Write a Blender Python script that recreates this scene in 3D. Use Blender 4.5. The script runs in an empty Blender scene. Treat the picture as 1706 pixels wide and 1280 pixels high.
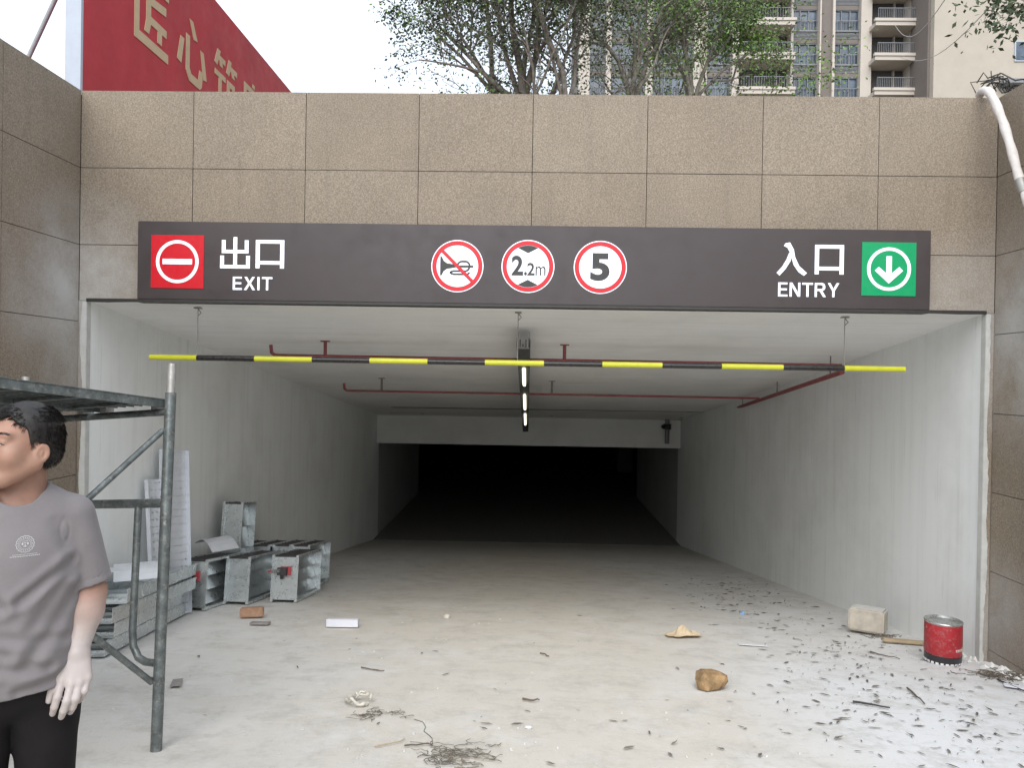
import bpy, bmesh, math, random
import numpy as np
from mathutils import Vector, Matrix, noise as mnoise
from mathutils.bvhtree import BVHTree
R = math.radians
random.seed(7); np.random.seed(7)
scene = bpy.context.scene
col = scene.collection

# ------------------------------------------------------------------ camera
FPX, YAW, PITCH, ROLL = 1259.56, -.02212, -.00632, .01638
cy, sy, cp, sp = math.cos(YAW), math.sin(YAW), math.cos(PITCH), math.sin(PITCH)
cf = Vector((sy*cp, cy*cp, sp)); r0 = Vector((cy, -sy, 0)); u0 = r0.cross(cf)
cr = math.cos(ROLL)*r0 + math.sin(ROLL)*u0
cu = -math.sin(ROLL)*r0 + math.cos(ROLL)*u0
camd = bpy.data.cameras.new('camera'); cam = bpy.data.objects.new('camera', camd); col.objects.link(cam)
cam.matrix_world = Matrix(((cr.x, cu.x, -cf.x, 0), (cr.y, cu.y, -cf.y, 0), (cr.z, cu.z, -cf.z, 0), (0, 0, 0, 1)))
camd.sensor_fit = 'HORIZONTAL'; camd.sensor_width = 36; camd.lens = 36*FPX/1706
camd.clip_start = .05; camd.clip_end = 3000
scene.camera = cam

# ------------------------------------------------------------------ light
SUN_EL, SUN_AZ = R(42), R(188)
world = bpy.data.worlds.new('World'); scene.world = world; world.use_nodes = True
wn = world.node_tree; bgn = wn.nodes['Background']
sky = wn.nodes.new('ShaderNodeTexSky'); sky.sky_type = 'NISHITA'; sky.sun_disc = False
sky.sun_elevation = SUN_EL; sky.sun_rotation = SUN_AZ; sky.dust_density = 4.0; sky.air_density = 1.0; sky.ozone_density = 1.0
hs = wn.nodes.new('ShaderNodeHueSaturation'); hs.inputs['Saturation'].default_value = .22
wn.links.new(sky.outputs[0], hs.inputs['Color'])
cloud = wn.nodes.new('ShaderNodeMix'); cloud.data_type = 'RGBA'; cloud.inputs[0].default_value = .72   # thin bright cloud veil
cloud.inputs[7].default_value = (5.1, 5.75, 6.6, 1)
wn.links.new(hs.outputs[0], cloud.inputs[6]); wn.links.new(cloud.outputs[2], bgn.inputs['Color'])
bgn.inputs['Strength'].default_value = .15
sd = bpy.data.lights.new('sun', 'SUN'); sun = bpy.data.objects.new('sun', sd); col.objects.link(sun)
sd.energy = 1.5; sd.angle = R(60); sd.color = (1, .96, .9)
sdir = Vector((math.sin(SUN_AZ)*math.cos(SUN_EL), math.cos(SUN_AZ)*math.cos(SUN_EL), math.sin(SUN_EL)))
sun.rotation_euler = sdir.to_track_quat('Z', 'Y').to_euler()
vs = scene.view_settings; vs.view_transform = 'Standard'; vs.look = 'None'; vs.gamma = 1; vs.use_curve_mapping = False
vs.exposure = 0.78
scene.cycles.max_bounces = 10; scene.cycles.diffuse_bounces = 7; scene.cycles.use_denoising = True

# ------------------------------------------------------------------ place geometry (metres, camera lens at the origin)
WALL_Y = 6.787; TOP = 2.557; CH = .698; CW = 1.0229; JX = -3.069
XL, XR = -4.10, 4.109; IL, IR = -4.03, 4.04
def floor_z(y): return -1.476 - .142*y if y < 19.8 else -1.476 - .142*19.8
def ceil_z(y): return 1.502 - .125*y
def ray(x, y): return cf + cr*((x-853)/FPX) - cu*((y-640)/FPX)
def at_y(x, y, Y): d = ray(x, y); return d*(Y/d.y)
def at_x(x, y, X): d = ray(x, y); return d*(X/d.x)
def on_floor(x, y): d = ray(x, y); return d*(-1.476/(d.z+.142*d.y))
def on_ceil(x, y, drop=0): d = ray(x, y); return d*((1.502-drop)/(d.z+.125*d.y))

# ------------------------------------------------------------------ helpers
def tag(o, label=None, cat=None, group=None, kind=None):
    if label: o['label'] = label
    if cat: o['category'] = cat
    if group: o['group'] = group
    if kind: o['kind'] = kind
    return o
def thing(name, label, cat, loc=(0, 0, 0), group=None, rot=None):
    o = bpy.data.objects.new(name, None); col.objects.link(o); o.location = loc
    if rot: o.rotation_euler = rot
    return tag(o, label, cat, group)
def wloc(o):
    v = Vector((0, 0, 0))
    while o: v += o.location; o = o.parent
    return v
class MB:
    def __init__(s): s.v = []; s.f = []; s.m = []; s.sm = []
    def add(s, vs, fs, m=0, smooth=False):
        n = len(s.v); s.v += [tuple(v) for v in vs]
        for f in fs: s.f.append(tuple(n+i for i in f)); s.m.append(m); s.sm.append(smooth)
        return s
    def box(s, a, b, m=0, mat=None):
        x0, y0, z0 = a; x1, y1, z1 = b
        vs = [Vector(p) for p in ((x0,y0,z0),(x1,y0,z0),(x1,y1,z0),(x0,y1,z0),(x0,y0,z1),(x1,y0,z1),(x1,y1,z1),(x0,y1,z1))]
        if mat: vs = [mat @ v for v in vs]
        return s.add(vs, [(0,3,2,1),(4,5,6,7),(0,1,5,4),(1,2,6,5),(2,3,7,6),(3,0,4,7)], m)
    def beam(s, a, b, w, h, up=(0, 0, 1), m=0):
        a, b = Vector(a), Vector(b); d = (b-a); L = d.length; d.normalize()
        sd_ = d.cross(Vector(up)).normalized(); u = sd_.cross(d)
        mat = Matrix(((sd_.x, d.x, u.x, a.x), (sd_.y, d.y, u.y, a.y), (sd_.z, d.z, u.z, a.z), (0, 0, 0, 1)))
        return s.box((-w/2, 0, -h/2), (w/2, L, h/2), m, mat)
    def tube(s, pts, r, n=10, m=0, cap=True):
        pts = [Vector(p) for p in pts]; rr = r if isinstance(r, (list, tuple)) else [r]*len(pts)
        vs = []; prev = None
        for i, p in enumerate(pts):
            d = (pts[min(i+1, len(pts)-1)] - pts[max(i-1, 0)]).normalized()
            if prev is None:
                a = d.orthogonal().normalized()
            else:
                a = (prev - d*prev.dot(d)).normalized()
            prev = a; b = d.cross(a)
            vs += [p + (a*math.cos(2*math.pi*k/n) + b*math.sin(2*math.pi*k/n))*rr[i] for k in range(n)]
        fs = [(i*n+k, i*n+(k+1) % n, (i+1)*n+(k+1) % n, (i+1)*n+k) for i in range(len(pts)-1) for k in range(n)]
        s.add(vs, fs, m, True)
        if cap: s.add(vs[:n], [tuple(range(n-1, -1, -1))], m); s.add(vs[-n:], [tuple(range(n))], m)
        return s
    def poly(s, pts, o, ax, ay, depth=.004, m=0):
        "a flat outline in the frame (o, ax, ay), its face raised by depth along ax x ay"
        o, ax, ay = Vector(o), Vector(ax), Vector(ay); nrm = ax.cross(ay).normalized()
        area = sum(pts[i][0]*pts[(i+1) % len(pts)][1] - pts[(i+1) % len(pts)][0]*pts[i][1] for i in range(len(pts)))
        if area < 0: pts = pts[::-1]
        n = len(pts); A = [o+ax*x+ay*y for x, y in pts]; B = [p+nrm*depth for p in A]
        s.add(B, [tuple(range(n))], m); s.add(A+B, [(i, (i+1) % n, n+(i+1) % n, n+i) for i in range(n)], m)
        return s
    def ring(s, c, ax, ay, r0_, r1_, depth=.004, n=48, m=0, z0=0):
        c, ax, ay = Vector(c), Vector(ax).normalized(), Vector(ay).normalized(); nr = ax.cross(ay)
        P = lambda r_, k, d: c + (ax*math.cos(2*math.pi*k/n)+ay*math.sin(2*math.pi*k/n))*r_ + nr*d
        vs = []; fs = []
        for k in range(n): vs += [P(r0_, k, z0+depth), P(r1_, k, z0+depth), P(r1_, k, z0), P(r0_, k, z0)]
        for k in range(n):
            a, b = 4*k, 4*((k+1) % n)
            fs += [(a, a+1, b+1, b), (a+1, a+2, b+2, b+1)]
            if r0_ > 0: fs += [(a+3, a, b, b+3)]
        return s.add(vs, fs, m)
    def build(s, name, mats, parent=None, world_=True, kind=None):
        off = wloc(parent) if (parent and world_) else Vector((0, 0, 0))
        me = bpy.data.meshes.new(name)
        me.from_pydata([(x-off.x, y-off.y, z-off.z) for x, y, z in s.v], [], s.f)
        if not isinstance(mats, (list, tuple)): mats = [mats]
        for mt in mats: me.materials.append(mt)
        me.polygons.foreach_set('material_index', s.m); me.polygons.foreach_set('use_smooth', s.sm); me.update()
        o = bpy.data.objects.new(name, me); col.objects.link(o)
        if parent: o.parent = parent
        if kind: o['kind'] = kind
        return o
def bevel(o, w=.004, seg=2):
    bm = bmesh.new(); bm.from_mesh(o.data)
    bmesh.ops.bevel(bm, geom=bm.edges[:], offset=w, segments=seg, affect='EDGES', clamp_overlap=True)
    bm.to_mesh(o.data); bm.free(); return o
def copy_tree(o, parent=None):
    c = o.copy(); col.objects.link(c); c.parent = parent
    for ch in list(o.children): copy_tree(ch, c)
    return c

# ------------------------------------------------------------------ materials
def newmat(name):
    m = bpy.data.materials.new(name); m.use_nodes = True; nt = m.node_tree
    return m, nt, nt.nodes['Principled BSDF']
def N(nt, t, **kw):
    n = nt.nodes.new(t)
    for k, v in kw.items():
        if k in n.inputs.keys(): n.inputs[k].default_value = v
        else: setattr(n, k, v)
    return n
def coords(nt, scale=(1, 1, 1), obj=True):
    tc = N(nt, 'ShaderNodeTexCoord'); mp = N(nt, 'ShaderNodeMapping'); mp.inputs['Scale'].default_value = scale
    nt.links.new(tc.outputs['Object' if obj else 'Generated'], mp.inputs[0]); return mp.outputs[0]
def ramp(nt, fac, stops):
    r_ = N(nt, 'ShaderNodeValToRGB'); e = r_.color_ramp.elements
    while len(e) < len(stops): e.new(.5)
    for i, (p, c) in enumerate(stops):
        e[i].position = p; e[i].color = (c, c, c, 1) if isinstance(c, (int, float)) else (*c, 1)
    nt.links.new(fac, r_.inputs[0]); return r_.outputs[0]
def mixc(nt, fac, a, b, mode='MIX'):
    m = N(nt, 'ShaderNodeMix', data_type='RGBA', blend_type=mode)
    for sock, v in ((m.inputs[0], fac), (m.inputs[6], a), (m.inputs[7], b)):
        if hasattr(v, 'links'): nt.links.new(v, sock)
        elif isinstance(v, (int, float)): sock.default_value = v
        else: sock.default_value = (*v, 1)
    return m.outputs[2]
def noise(nt, vec, scale, detail=4, rough=.6, dist=0):
    n = N(nt, 'ShaderNodeTexNoise', Scale=scale, Detail=detail, Roughness=rough, Distortion=dist)
    nt.links.new(vec, n.inputs['Vector']); return n.outputs[0]
def bump(nt, h, strength, dist, b):
    n = N(nt, 'ShaderNodeBump', Strength=strength, Distance=dist)
    nt.links.new(h, n.inputs['Height']); nt.links.new(n.outputs[0], b.inputs['Normal'])
def pm(name, c, rough=.6, metal=0, var=.12, scale=9, bs=80, bstr=.15, bd=.003, emit=0, rnd=0, dust=None, stretch=(1, 1, 1)):
    m, nt, b = newmat(name); vec = coords(nt, stretch)
    n1 = noise(nt, vec, scale, 6, .65)
    lo = tuple(x*(1-var*1.4) for x in c); hi = tuple(min(1, x*(1+var)) for x in c)
    cc = ramp(nt, n1, [(.3, lo), (.7, hi)])
    if dust:
        dn = noise(nt, vec, scale*2.3, 7, .75); cc = mixc(nt, ramp(nt, dn, [(.52, 0.), (.68, .6)]), cc, dust)
    if rnd:
        oi = N(nt, 'ShaderNodeObjectInfo'); cc = mixc(nt, 1.0, cc, ramp(nt, oi.outputs['Random'], [(0, 1-rnd), (1, 1.)]), 'MULTIPLY')
    nt.links.new(cc, b.inputs['Base Color']); b.inputs['Metallic'].default_value = metal
    rr = ramp(nt, noise(nt, vec, scale*3, 4), [(.3, max(0, rough-.1)), (.7, min(1, rough+.12))]); nt.links.new(rr, b.inputs['Roughness'])
    if bstr: bump(nt, noise(nt, vec, bs, 5), bstr, bd, b)
    if emit: nt.links.new(cc, b.inputs['Emission Color']); b.inputs['Emission Strength'].default_value = emit
    return m

def stone_mat():
    m, nt, b = newmat('tan_granite'); vec = coords(nt)
    geo = N(nt, 'ShaderNodeNewGeometry'); pos = geo.outputs['Position']
    sp_ = noise(nt, pos, 95, 3, .7)
    base = ramp(nt, sp_, [(.28, (.135, .105, .076)), (.42, (.215, .176, .133)), (.57, (.288, .241, .187)), (.72, (.385, .335, .27))])
    big = ramp(nt, noise(nt, pos, 1.3, 5, .6), [(.3, .88), (.7, 1.05)])
    base = mixc(nt, 1., base, big, 'MULTIPLY')
    mpd = N(nt, 'ShaderNodeMapping'); nt.links.new(pos, mpd.inputs[0]); mpd.inputs['Scale'].default_value = (9, 9, .5)
    base = mixc(nt, 1., base, ramp(nt, noise(nt, mpd.outputs[0], 1., 6, .7), [(.30, .90), (.48, 1.)]), 'MULTIPLY')   # rain streaks
    oi = N(nt, 'ShaderNodeObjectInfo')
    base = mixc(nt, 1., base, ramp(nt, oi.outputs['Random'], [(0, (.88, .86, .84)), (.5, (.91, .89, .875)), (1, (.95, .94, .93))]), 'MULTIPLY')
    # plaster dust rubbed on the stone round the mouth of the tunnel
    def near(p, r_):
        v = N(nt, 'ShaderNodeVectorMath', operation='DISTANCE'); nt.links.new(pos, v.inputs[0]); v.inputs[1].default_value = p
        mr = N(nt, 'ShaderNodeMapRange'); mr.inputs[1].default_value = r_; mr.inputs[2].default_value = 0; nt.links.new(v.outputs[1], mr.inputs[0]); return mr.outputs[0]
    dn = noise(nt, pos, 1.8, 8, .68)
    for p, r_, am in (((-4.1, 6.6, .75), 1.0, .95), ((4.1, 6.2, .45), 1.2, .95), ((-4.1, 6.7, -.1), .55, .45), ((4.1, 6.7, -2.0), .7, .6)):
        f = N(nt, 'ShaderNodeMath', operation='MULTIPLY'); nt.links.new(near(p, r_), f.inputs[0]); nt.links.new(ramp(nt, dn, [(.30, .15*am), (.60, am)]), f.inputs[1])
        base = mixc(nt, f.outputs[0], base, (.50, .495, .485))
    nt.links.new(base, b.inputs['Base Color']); b.inputs['Roughness'].default_value = .72
    bump(nt, noise(nt, pos, 130, 3, .7), .35, .003, b)
    return m
def paint_mat(name, c, horizontal=False, stain=.55):
    m, nt, b = newmat(name); geo = N(nt, 'ShaderNodeNewGeometry'); pos = geo.outputs['Position']
    mp = N(nt, 'ShaderNodeMapping'); nt.links.new(pos, mp.inputs[0])
    mp.inputs['Scale'].default_value = (.35, 7, 1) if horizontal else (7, 7, .35)
    st = noise(nt, mp.outputs[0], 1.2, 6, .6)
    cc = ramp(nt, st, [(.28, tuple(x*.88 for x in c)), (.45, tuple(x*.97 for x in c)), (.7, c)])
    blot = ramp(nt, noise(nt, pos, .9, 6, .65), [(.32, (.90, .90, .89)), (.55, (1, 1, 1))])
    cc = mixc(nt, 1., cc, blot, 'MULTIPLY')
    mp2 = N(nt, 'ShaderNodeMapping'); nt.links.new(pos, mp2.inputs[0]); mp2.inputs['Scale'].default_value = (1, 30, 3) if horizontal else (12, 12, .6)
    dr = noise(nt, mp2.outputs[0], 1, 7, .7)
    cc = mixc(nt, ramp(nt, dr, [(.62, 0.), (.85, stain)]), cc, (.24, .22, .19))
    nt.links.new(cc, b.inputs['Base Color']); b.inputs['Roughness'].default_value = .75
    bump(nt, noise(nt, pos, 14, 6, .7), .25, .01, b); return m
def ground_mat():
    m, nt, b = newmat('dusty_concrete'); geo = N(nt, 'ShaderNodeNewGeometry'); pos = geo.outputs['Position']
    big = noise(nt, pos, .55, 5, .6, .4)
    cc = ramp(nt, big, [(.3, (.56, .545, .52)), (.5, (.62, .615, .60)), (.7, (.66, .665, .67))])
    # tan mud tracked down the middle of the ramp, cement-white on the right
    sx = N(nt, 'ShaderNodeSeparateXYZ'); nt.links.new(pos, sx.inputs[0])
    wv = N(nt, 'ShaderNodeMath', operation='MULTIPLY_ADD'); nt.links.new(noise(nt, pos, .4, 4), wv.inputs[0]); wv.inputs[1].default_value = 3.5; nt.links.new(sx.outputs[0], wv.inputs[2])
    mid = ramp(nt, N2(nt, wv.outputs[0], -1.2, 6), [(0, .1), (.3, .9), (.5, .9), (.75, 0.)])
    cc = mixc(nt, mid, cc, (.59, .545, .475))
    lime = N(nt, 'ShaderNodeMath', operation='MULTIPLY'); nt.links.new(ramp(nt, N2(nt, wv.outputs[0], 1.5, 5.5), [(0.2, 0.), (.7, .8)]), lime.inputs[0]); nt.links.new(ramp(nt, N2(nt, sx.outputs[1], 8.5, 5.), [(0, 0.), (1, 1.)]), lime.inputs[1])
    cc = mixc(nt, lime.outputs[0], cc, (.72, .73, .755))   # spilled lime
    dirty = ramp(nt, noise(nt, pos, 2.9, 9, .8, .2), [(.34, .65), (.52, 0.)])
    cc = mixc(nt, dirty, cc, (.40, .38, .34))
    mp = N(nt, 'ShaderNodeMapping'); nt.links.new(pos, mp.inputs[0]); mp.inputs['Scale'].default_value = (2.2, 12, 1); mp.inputs['Rotation'].default_value = (0, 0, .06)
    st = noise(nt, mp.outputs[0], 1., 7, .75)
    cc = mixc(nt, ramp(nt, st, [(.30, .35), (.42, 0.)]), cc, (.34, .32, .29))
    white = ramp(nt, noise(nt, pos, 1.9, 9, .78, .2), [(.50, 0.), (.72, .6)])
    cc = mixc(nt, white, cc, (.70, .70, .70))
    sm = noise(nt, pos, 34, 4, .7)
    cc = mixc(nt, ramp(nt, sm, [(.26, .5), (.36, 0.)]), cc, (.28, .26, .23))
    depth_shade = ramp(nt, N2(nt, sx.outputs[1], 7.5, 18), [(0, 0.), (1, .12)])  # tunnel dimness put into the ramp colour, darker with depth
    cc = mixc(nt, depth_shade, cc, (.30, .27, .23))
    cc = mixc(nt, ramp(nt, N2(nt, sx.outputs[1], 15, 19.8), [(0, 0.), (1, .75)]), cc, (.24, .23, .21))  # stronger painted darkness toward the foot of the ramp
    nt.links.new(cc, b.inputs['Base Color']); b.inputs['Roughness'].default_value = .85
    h = mixc(nt, .5, noise(nt, pos, 5, 8, .7), noise(nt, pos, 60, 4, .7))
    bump(nt, h, .5, .012, b); return m
def N2(nt, v, a, b_):
    mr = N(nt, 'ShaderNodeMapRange'); mr.inputs[1].default_value = a; mr.inputs[2].default_value = b_; nt.links.new(v, mr.inputs[0]); return mr.outputs[0]

M = {}
M['stone'] = stone_mat()
M['joint'] = pm('dark_joint', (.07, .055, .045), .9)
M['plaster'] = pm('plaster_edge', (.50, .50, .48), .9, var=.1)
M['wall_in'] = paint_mat('tunnel_paint', (.84, .86, .86))
M['ceil_in'] = paint_mat('tunnel_ceiling', (.87, .865, .85), True, .15)
M['beam'] = paint_mat('beam_paint', (.75, .75, .73), True, .25)
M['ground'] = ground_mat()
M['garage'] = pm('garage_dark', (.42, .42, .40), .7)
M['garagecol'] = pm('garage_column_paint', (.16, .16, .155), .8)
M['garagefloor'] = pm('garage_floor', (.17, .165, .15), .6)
M['earth'] = pm('earth', (.12, .11, .07), .95, var=.3, scale=.5)
M['sign'] = pm('sign_brown', (.047, .037, .038), .45, var=.06, scale=2, bstr=.03)
M['signdark'] = pm('sign_edge', (.03, .028, .026), .5)
M['swhite'] = pm('sign_white', (.80, .82, .90), .4, var=.01, bstr=0, emit=.30)
M['sred'] = pm('sign_red', (.50, .004, .014), .4, var=.02, bstr=0, emit=.10)
M['sgreen'] = pm('sign_green', (.0, .27, .10), .4, var=.02, bstr=0, emit=.10)
M['sblack'] = pm('sign_black', (.035, .035, .035), .5, var=.02, bstr=0)
M['yellow'] = pm('bar_yellow', (.62, .63, .04), .35, var=.06, bstr=.03)
M['black'] = pm('bar_black', (.022, .020, .020), .3, var=.1, bstr=.03)
M['wire'] = pm('steel_wire', (.35, .34, .32), .5, .6)
M['dark'] = pm('dark_iron', (.05, .048, .045), .6, .3)
M['redpipe'] = pm('red_pipe', (.27, .07, .072), .5, var=.15)
M['greypipe'] = pm('grey_pipe', (.22, .20, .19), .6, var=.15)
M['tray'] = pm('trunking', (.09, .09, .085), .5, .4)
M['lamp'] = pm('lit_tube', (1., .97, .80), .4, var=0.0, bstr=0, emit=1.6)
M['scaf'] = pm('scaffold_steel', (.145, .165, .165), .42, .45, var=.35, scale=14, dust=(.40, .38, .35))
M['scafend'] = pm('scaffold_bare_end', (.42, .41, .39), .5, .5, var=.2, scale=20)
M['galv'] = pm('galvanised', (.66, .70, .71), .30, .75, var=.07, scale=5, bstr=0)
M['galvd'] = pm('galvanised_dull', (.60, .64, .65), .34, .8, var=.12, scale=5, bstr=0)
M['galvw'] = pm('galvanised_pale', (.66, .69, .74), .4, .35, var=.06, scale=6, bstr=0)
M['gasket'] = pm('black_flange', (.045, .04, .045), .6)
M['redact'] = pm('red_actuator', (.45, .06, .07), .5)
M['banner'] = pm('banner_red', (.46, .026, .038), .55, var=.12, scale=1.2, bstr=.05)
M['gold'] = pm('banner_gold', (.55, .40, .25), .5, var=.06)
M['hoard'] = pm('hoarding_white', (.40, .44, .51), .5, var=.05)
M['foam'] = pm('foam_wrap', (.60, .56, .53), .9, var=.1, bs=40, bstr=.6, bd=.01)
M['bark'] = pm('bark', (.20, .175, .15), .9, var=.35, scale=12)
M['leafd'] = pm('leaf_dark', (.085, .115, .06), .6, var=.45, scale=3, rnd=.25, bstr=0)
M['leafg'] = pm('leaf_green', (.12, .185, .065), .6, var=.45, scale=3, bstr=0)
M['leafb'] = pm('leaf_bright', (.15, .26, .05), .6, var=.35, scale=3, bstr=0)
M['beige'] = pm('render_beige', (.42, .375, .315), .85, var=.06, scale=.5, bstr=.05)
M['beige2'] = pm('render_pale', (.50, .45, .40), .85, var=.05, scale=.5, bstr=.05)
M['taupe'] = pm('render_taupe', (.17, .145, .13), .8, var=.06, scale=.5)
M['glass'] = pm('window_glass', (.075, .10, .135), .2, var=.5, scale=.8, bstr=0)  # glass and room colours lifted to imitate haze over the tower
M['frame'] = pm('window_frame', (.17, .18, .20), .5)
M['louver'] = pm('louvre_grey', (.22, .225, .24), .6)
M['room'] = pm('room_shade', (.075, .072, .068), .9)  # dark colour standing in for the shade inside the balconies
M['skin'] = None
M['canred'] = pm('can_red', (.37, .02, .028), .45, var=.10, bstr=.03, dust=(.33, .20, .19), scale=12)
M['canblk'] = pm('can_black', (.03, .025, .03), .4)
M['canwht'] = pm('can_white', (.68, .68, .70), .5, var=.04)
M['tin'] = pm('tin', (.55, .56, .55), .3, .9)
M['rock'] = pm('brown_rock', (.31, .20, .10), .9, var=.4, scale=14, bs=30, bstr=.8, bd=.01)
M['block'] = pm('concrete_block', (.44, .40, .34), .95, var=.15, scale=10, bs=50, bstr=.6, bd=.005)
M['blocktop'] = pm('block_dust', (.60, .60, .58), .95, var=.08)
M['brick'] = pm('red_brick', (.38, .23, .15), .9, var=.2, scale=20)
M['slab'] = pm('grey_slab', (.28, .26, .25), .9)
M['wood'] = pm('raw_wood', (.42, .33, .22), .8, var=.2, scale=8, stretch=(1, 8, 8))
M['card'] = pm('cardboard', (.62, .50, .34), .85, var=.1)
M['paper'] = pm('white_card', (.72, .73, .80), .6, var=.04)
M['plastic'] = pm('pale_plastic', (.60, .57, .50), .35, var=.15)
M['blue'] = pm('blue_scrap', (.22, .38, .62), .5)
M['leaf_dry'] = pm('dry_leaf', (.17, .155, .13), .85, var=.4, scale=2, bstr=0)
M['straw'] = pm('dry_straw', (.20, .175, .14), .9, var=.4)
M['twig'] = pm('twig', (.13, .105, .08), .9, var=.3)

# ------------------------------------------------------------------ ground and tunnel
def rough_ground():
    # the near part of the ramp as a fine sheet with slight unevenness
    b = MB(); nx, ny = 120, 400; xs = np.linspace(-4.25, 4.25, nx); ys = np.concatenate([np.linspace(-24, 1.5, 40)[:-1], np.linspace(1.5, 19.8, 260)])
    vs = []
    for y in ys:
        for x in xs:
            h = (mnoise.noise(Vector((x*.9, y*.9, 3)))*.0035 + mnoise.noise(Vector((x*4, y*4, 9)))*.0012) if 1 < y < 19.5 else 0
            vs.append((x, y, floor_z(y)+h))
    n = nx; fs = [(j*n+i, j*n+i+1, (j+1)*n+i+1, (j+1)*n+i) for j in range(len(ys)-1) for i in range(n-1)]
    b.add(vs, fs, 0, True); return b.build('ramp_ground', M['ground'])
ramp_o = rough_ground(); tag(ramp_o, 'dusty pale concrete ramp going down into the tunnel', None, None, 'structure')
UZ = 1.75
for nm, a, b_ in (('upper_ground', (-400, -200), (-4.42, 600)), ('upper_ground', (4.42, -200), (400, 600)), ('upper_ground', (-4.42, 7.2), (4.42, 600)), ('upper_ground', (-4.42, -200), (4.42, -22.7))):
    m = MB(); m.add([(a[0], a[1], UZ), (b_[0], a[1], UZ), (b_[0], b_[1], UZ), (a[0], b_[1], UZ)], [(0, 1, 2, 3)])
    m.build(nm, M['earth'], kind='structure')
def quad_wall(name, pts, mat): return MB().add(pts, [(0, 1, 2, 3)]).build(name, mat, kind='structure')
BEAM_Y = 20.1
def slab_between(name, X, th, y0, y1, mat, ztop=None):
    b = MB(); x0, x1 = (X-th, X) if X < 0 else (X, X+th)
    zt = (lambda y: ceil_z(y)) if ztop is None else (lambda y: ztop)
    vs = [(x0, y0, floor_z(y0)-.3), (x1, y0, floor_z(y0)-.3), (x1, y1, floor_z(y1)-.3), (x0, y1, floor_z(y1)-.3),
          (x0, y0, zt(y0)), (x1, y0, zt(y0)), (x1, y1, zt(y1)), (x0, y1, zt(y1))]
    b.add(vs, [(0,3,2,1),(4,5,6,7),(0,1,5,4),(1,2,6,5),(2,3,7,6),(3,0,4,7)]); return b.build(name, mat, kind='structure')
slab_between('tunnel_wall', IL, .3, WALL_Y+.027, BEAM_Y+.3, M['wall_in'])
slab_between('tunnel_wall', IR, .3, WALL_Y+.027, BEAM_Y+.3, M['wall_in'])
b = MB()
vs = [(IL-.3, WALL_Y+.03, ceil_z(WALL_Y+.03)), (IR+.3, WALL_Y+.03, ceil_z(WALL_Y+.03)), (IR+.3, BEAM_Y+.3, ceil_z(BEAM_Y+.3)), (IL-.3, BEAM_Y+.3, ceil_z(BEAM_Y+.3))]
b.add(vs + [(x, y, 1.6) for x, y, z in vs], [(0,3,2,1),(4,5,6,7),(0,1,5,4),(1,2,6,5),(2,3,7,6),(3,0,4,7)]); b.build('tunnel_ceiling', M['ceil_in'], kind='structure')
MB().box((IL, BEAM_Y, -1.76), (IR, BEAM_Y+.35, ceil_z(BEAM_Y)-.002)).build('downstand_beam', M['beam'], kind='structure')
# the dark garage beyond
gz = floor_z(19.8)
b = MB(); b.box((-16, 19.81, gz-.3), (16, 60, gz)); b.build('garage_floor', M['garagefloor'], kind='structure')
M['wall_far'] = paint_mat('far_wall_dimmed', (.5, .51, .50))  # tunnel paint darkened in colour for the gloom beyond the beam
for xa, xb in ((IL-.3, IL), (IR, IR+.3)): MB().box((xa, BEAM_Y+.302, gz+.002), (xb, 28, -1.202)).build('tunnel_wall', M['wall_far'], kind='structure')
b = MB(); b.box((-16, 20.5, -1.2), (16, 60, -.9)); b.build('garage_ceiling', M['garage'], kind='structure')
b = MB(); b.box((-16.3, 20.5, gz), (-16, 60, -1.2)); b.box((16, 20.5, gz), (16.3, 60, -1.2)); b.box((-16, 60, gz), (16, 60.3, -1.2))
b.box((-16, 20.41, gz), (IL-.3, 20.5, -.9)); b.box((IR+.3, 20.41, gz), (16, 20.5, -.9)); b.build('garage_wall', M['garage'], kind='structure')
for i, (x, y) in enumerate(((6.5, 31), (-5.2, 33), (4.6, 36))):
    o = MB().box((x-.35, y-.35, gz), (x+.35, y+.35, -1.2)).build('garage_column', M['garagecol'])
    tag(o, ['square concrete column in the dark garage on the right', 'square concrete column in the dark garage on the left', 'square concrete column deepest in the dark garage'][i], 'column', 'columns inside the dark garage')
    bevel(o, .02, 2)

# ------------------------------------------------------------------ stone faced walls, panel by panel
G = .003; TH = .025
def panel_box(a, b_, parent, jit=.0015):
    dx = random.uniform(-jit, jit)
    if abs(b_[1]-a[1]) < .06: a = (a[0], a[1]+dx, a[2]); b_ = (b_[0], b_[1]+dx, b_[2])
    else: a = (a[0]+dx, a[1], a[2]); b_ = (b_[0]+dx, b_[1], b_[2])
    return MB().box(a, b_).build('stone_panel', M['stone'], parent)
fw = thing('front_wall', 'tan granite clad wall across the head of the tunnel behind the brown sign', 'wall', (0, WALL_Y, ceil_z(WALL_Y)))
MB().box((XL-.3, WALL_Y+TH, ceil_z(WALL_Y)+.002), (XR+.3, WALL_Y+.38, TOP-.027)).build('wall_core', M['joint'], fw)
zr = [TOP, TOP-CH, TOP-2*CH, ceil_z(WALL_Y)]
cols = [XL+.001] + [JX+i*CW for i in range(0, 7)] + [XR-.001]
for r_ in range(3):
    for c_ in range(len(cols)-1):
        panel_box((cols[c_]+G, WALL_Y, zr[r_+1]+(G if r_ < 2 else 0)), (cols[c_+1]-G, WALL_Y+TH, zr[r_]-(G if r_ else 0)), fw)
for c_ in range(len(cols)-1):   # coping stones along the top
    MB().box((cols[c_]+.001, WALL_Y+TH+.001, TOP-.024), (cols[c_+1]-.001, WALL_Y+.42, TOP-.002)).build('coping_stone', M['stone'], fw)
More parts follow.
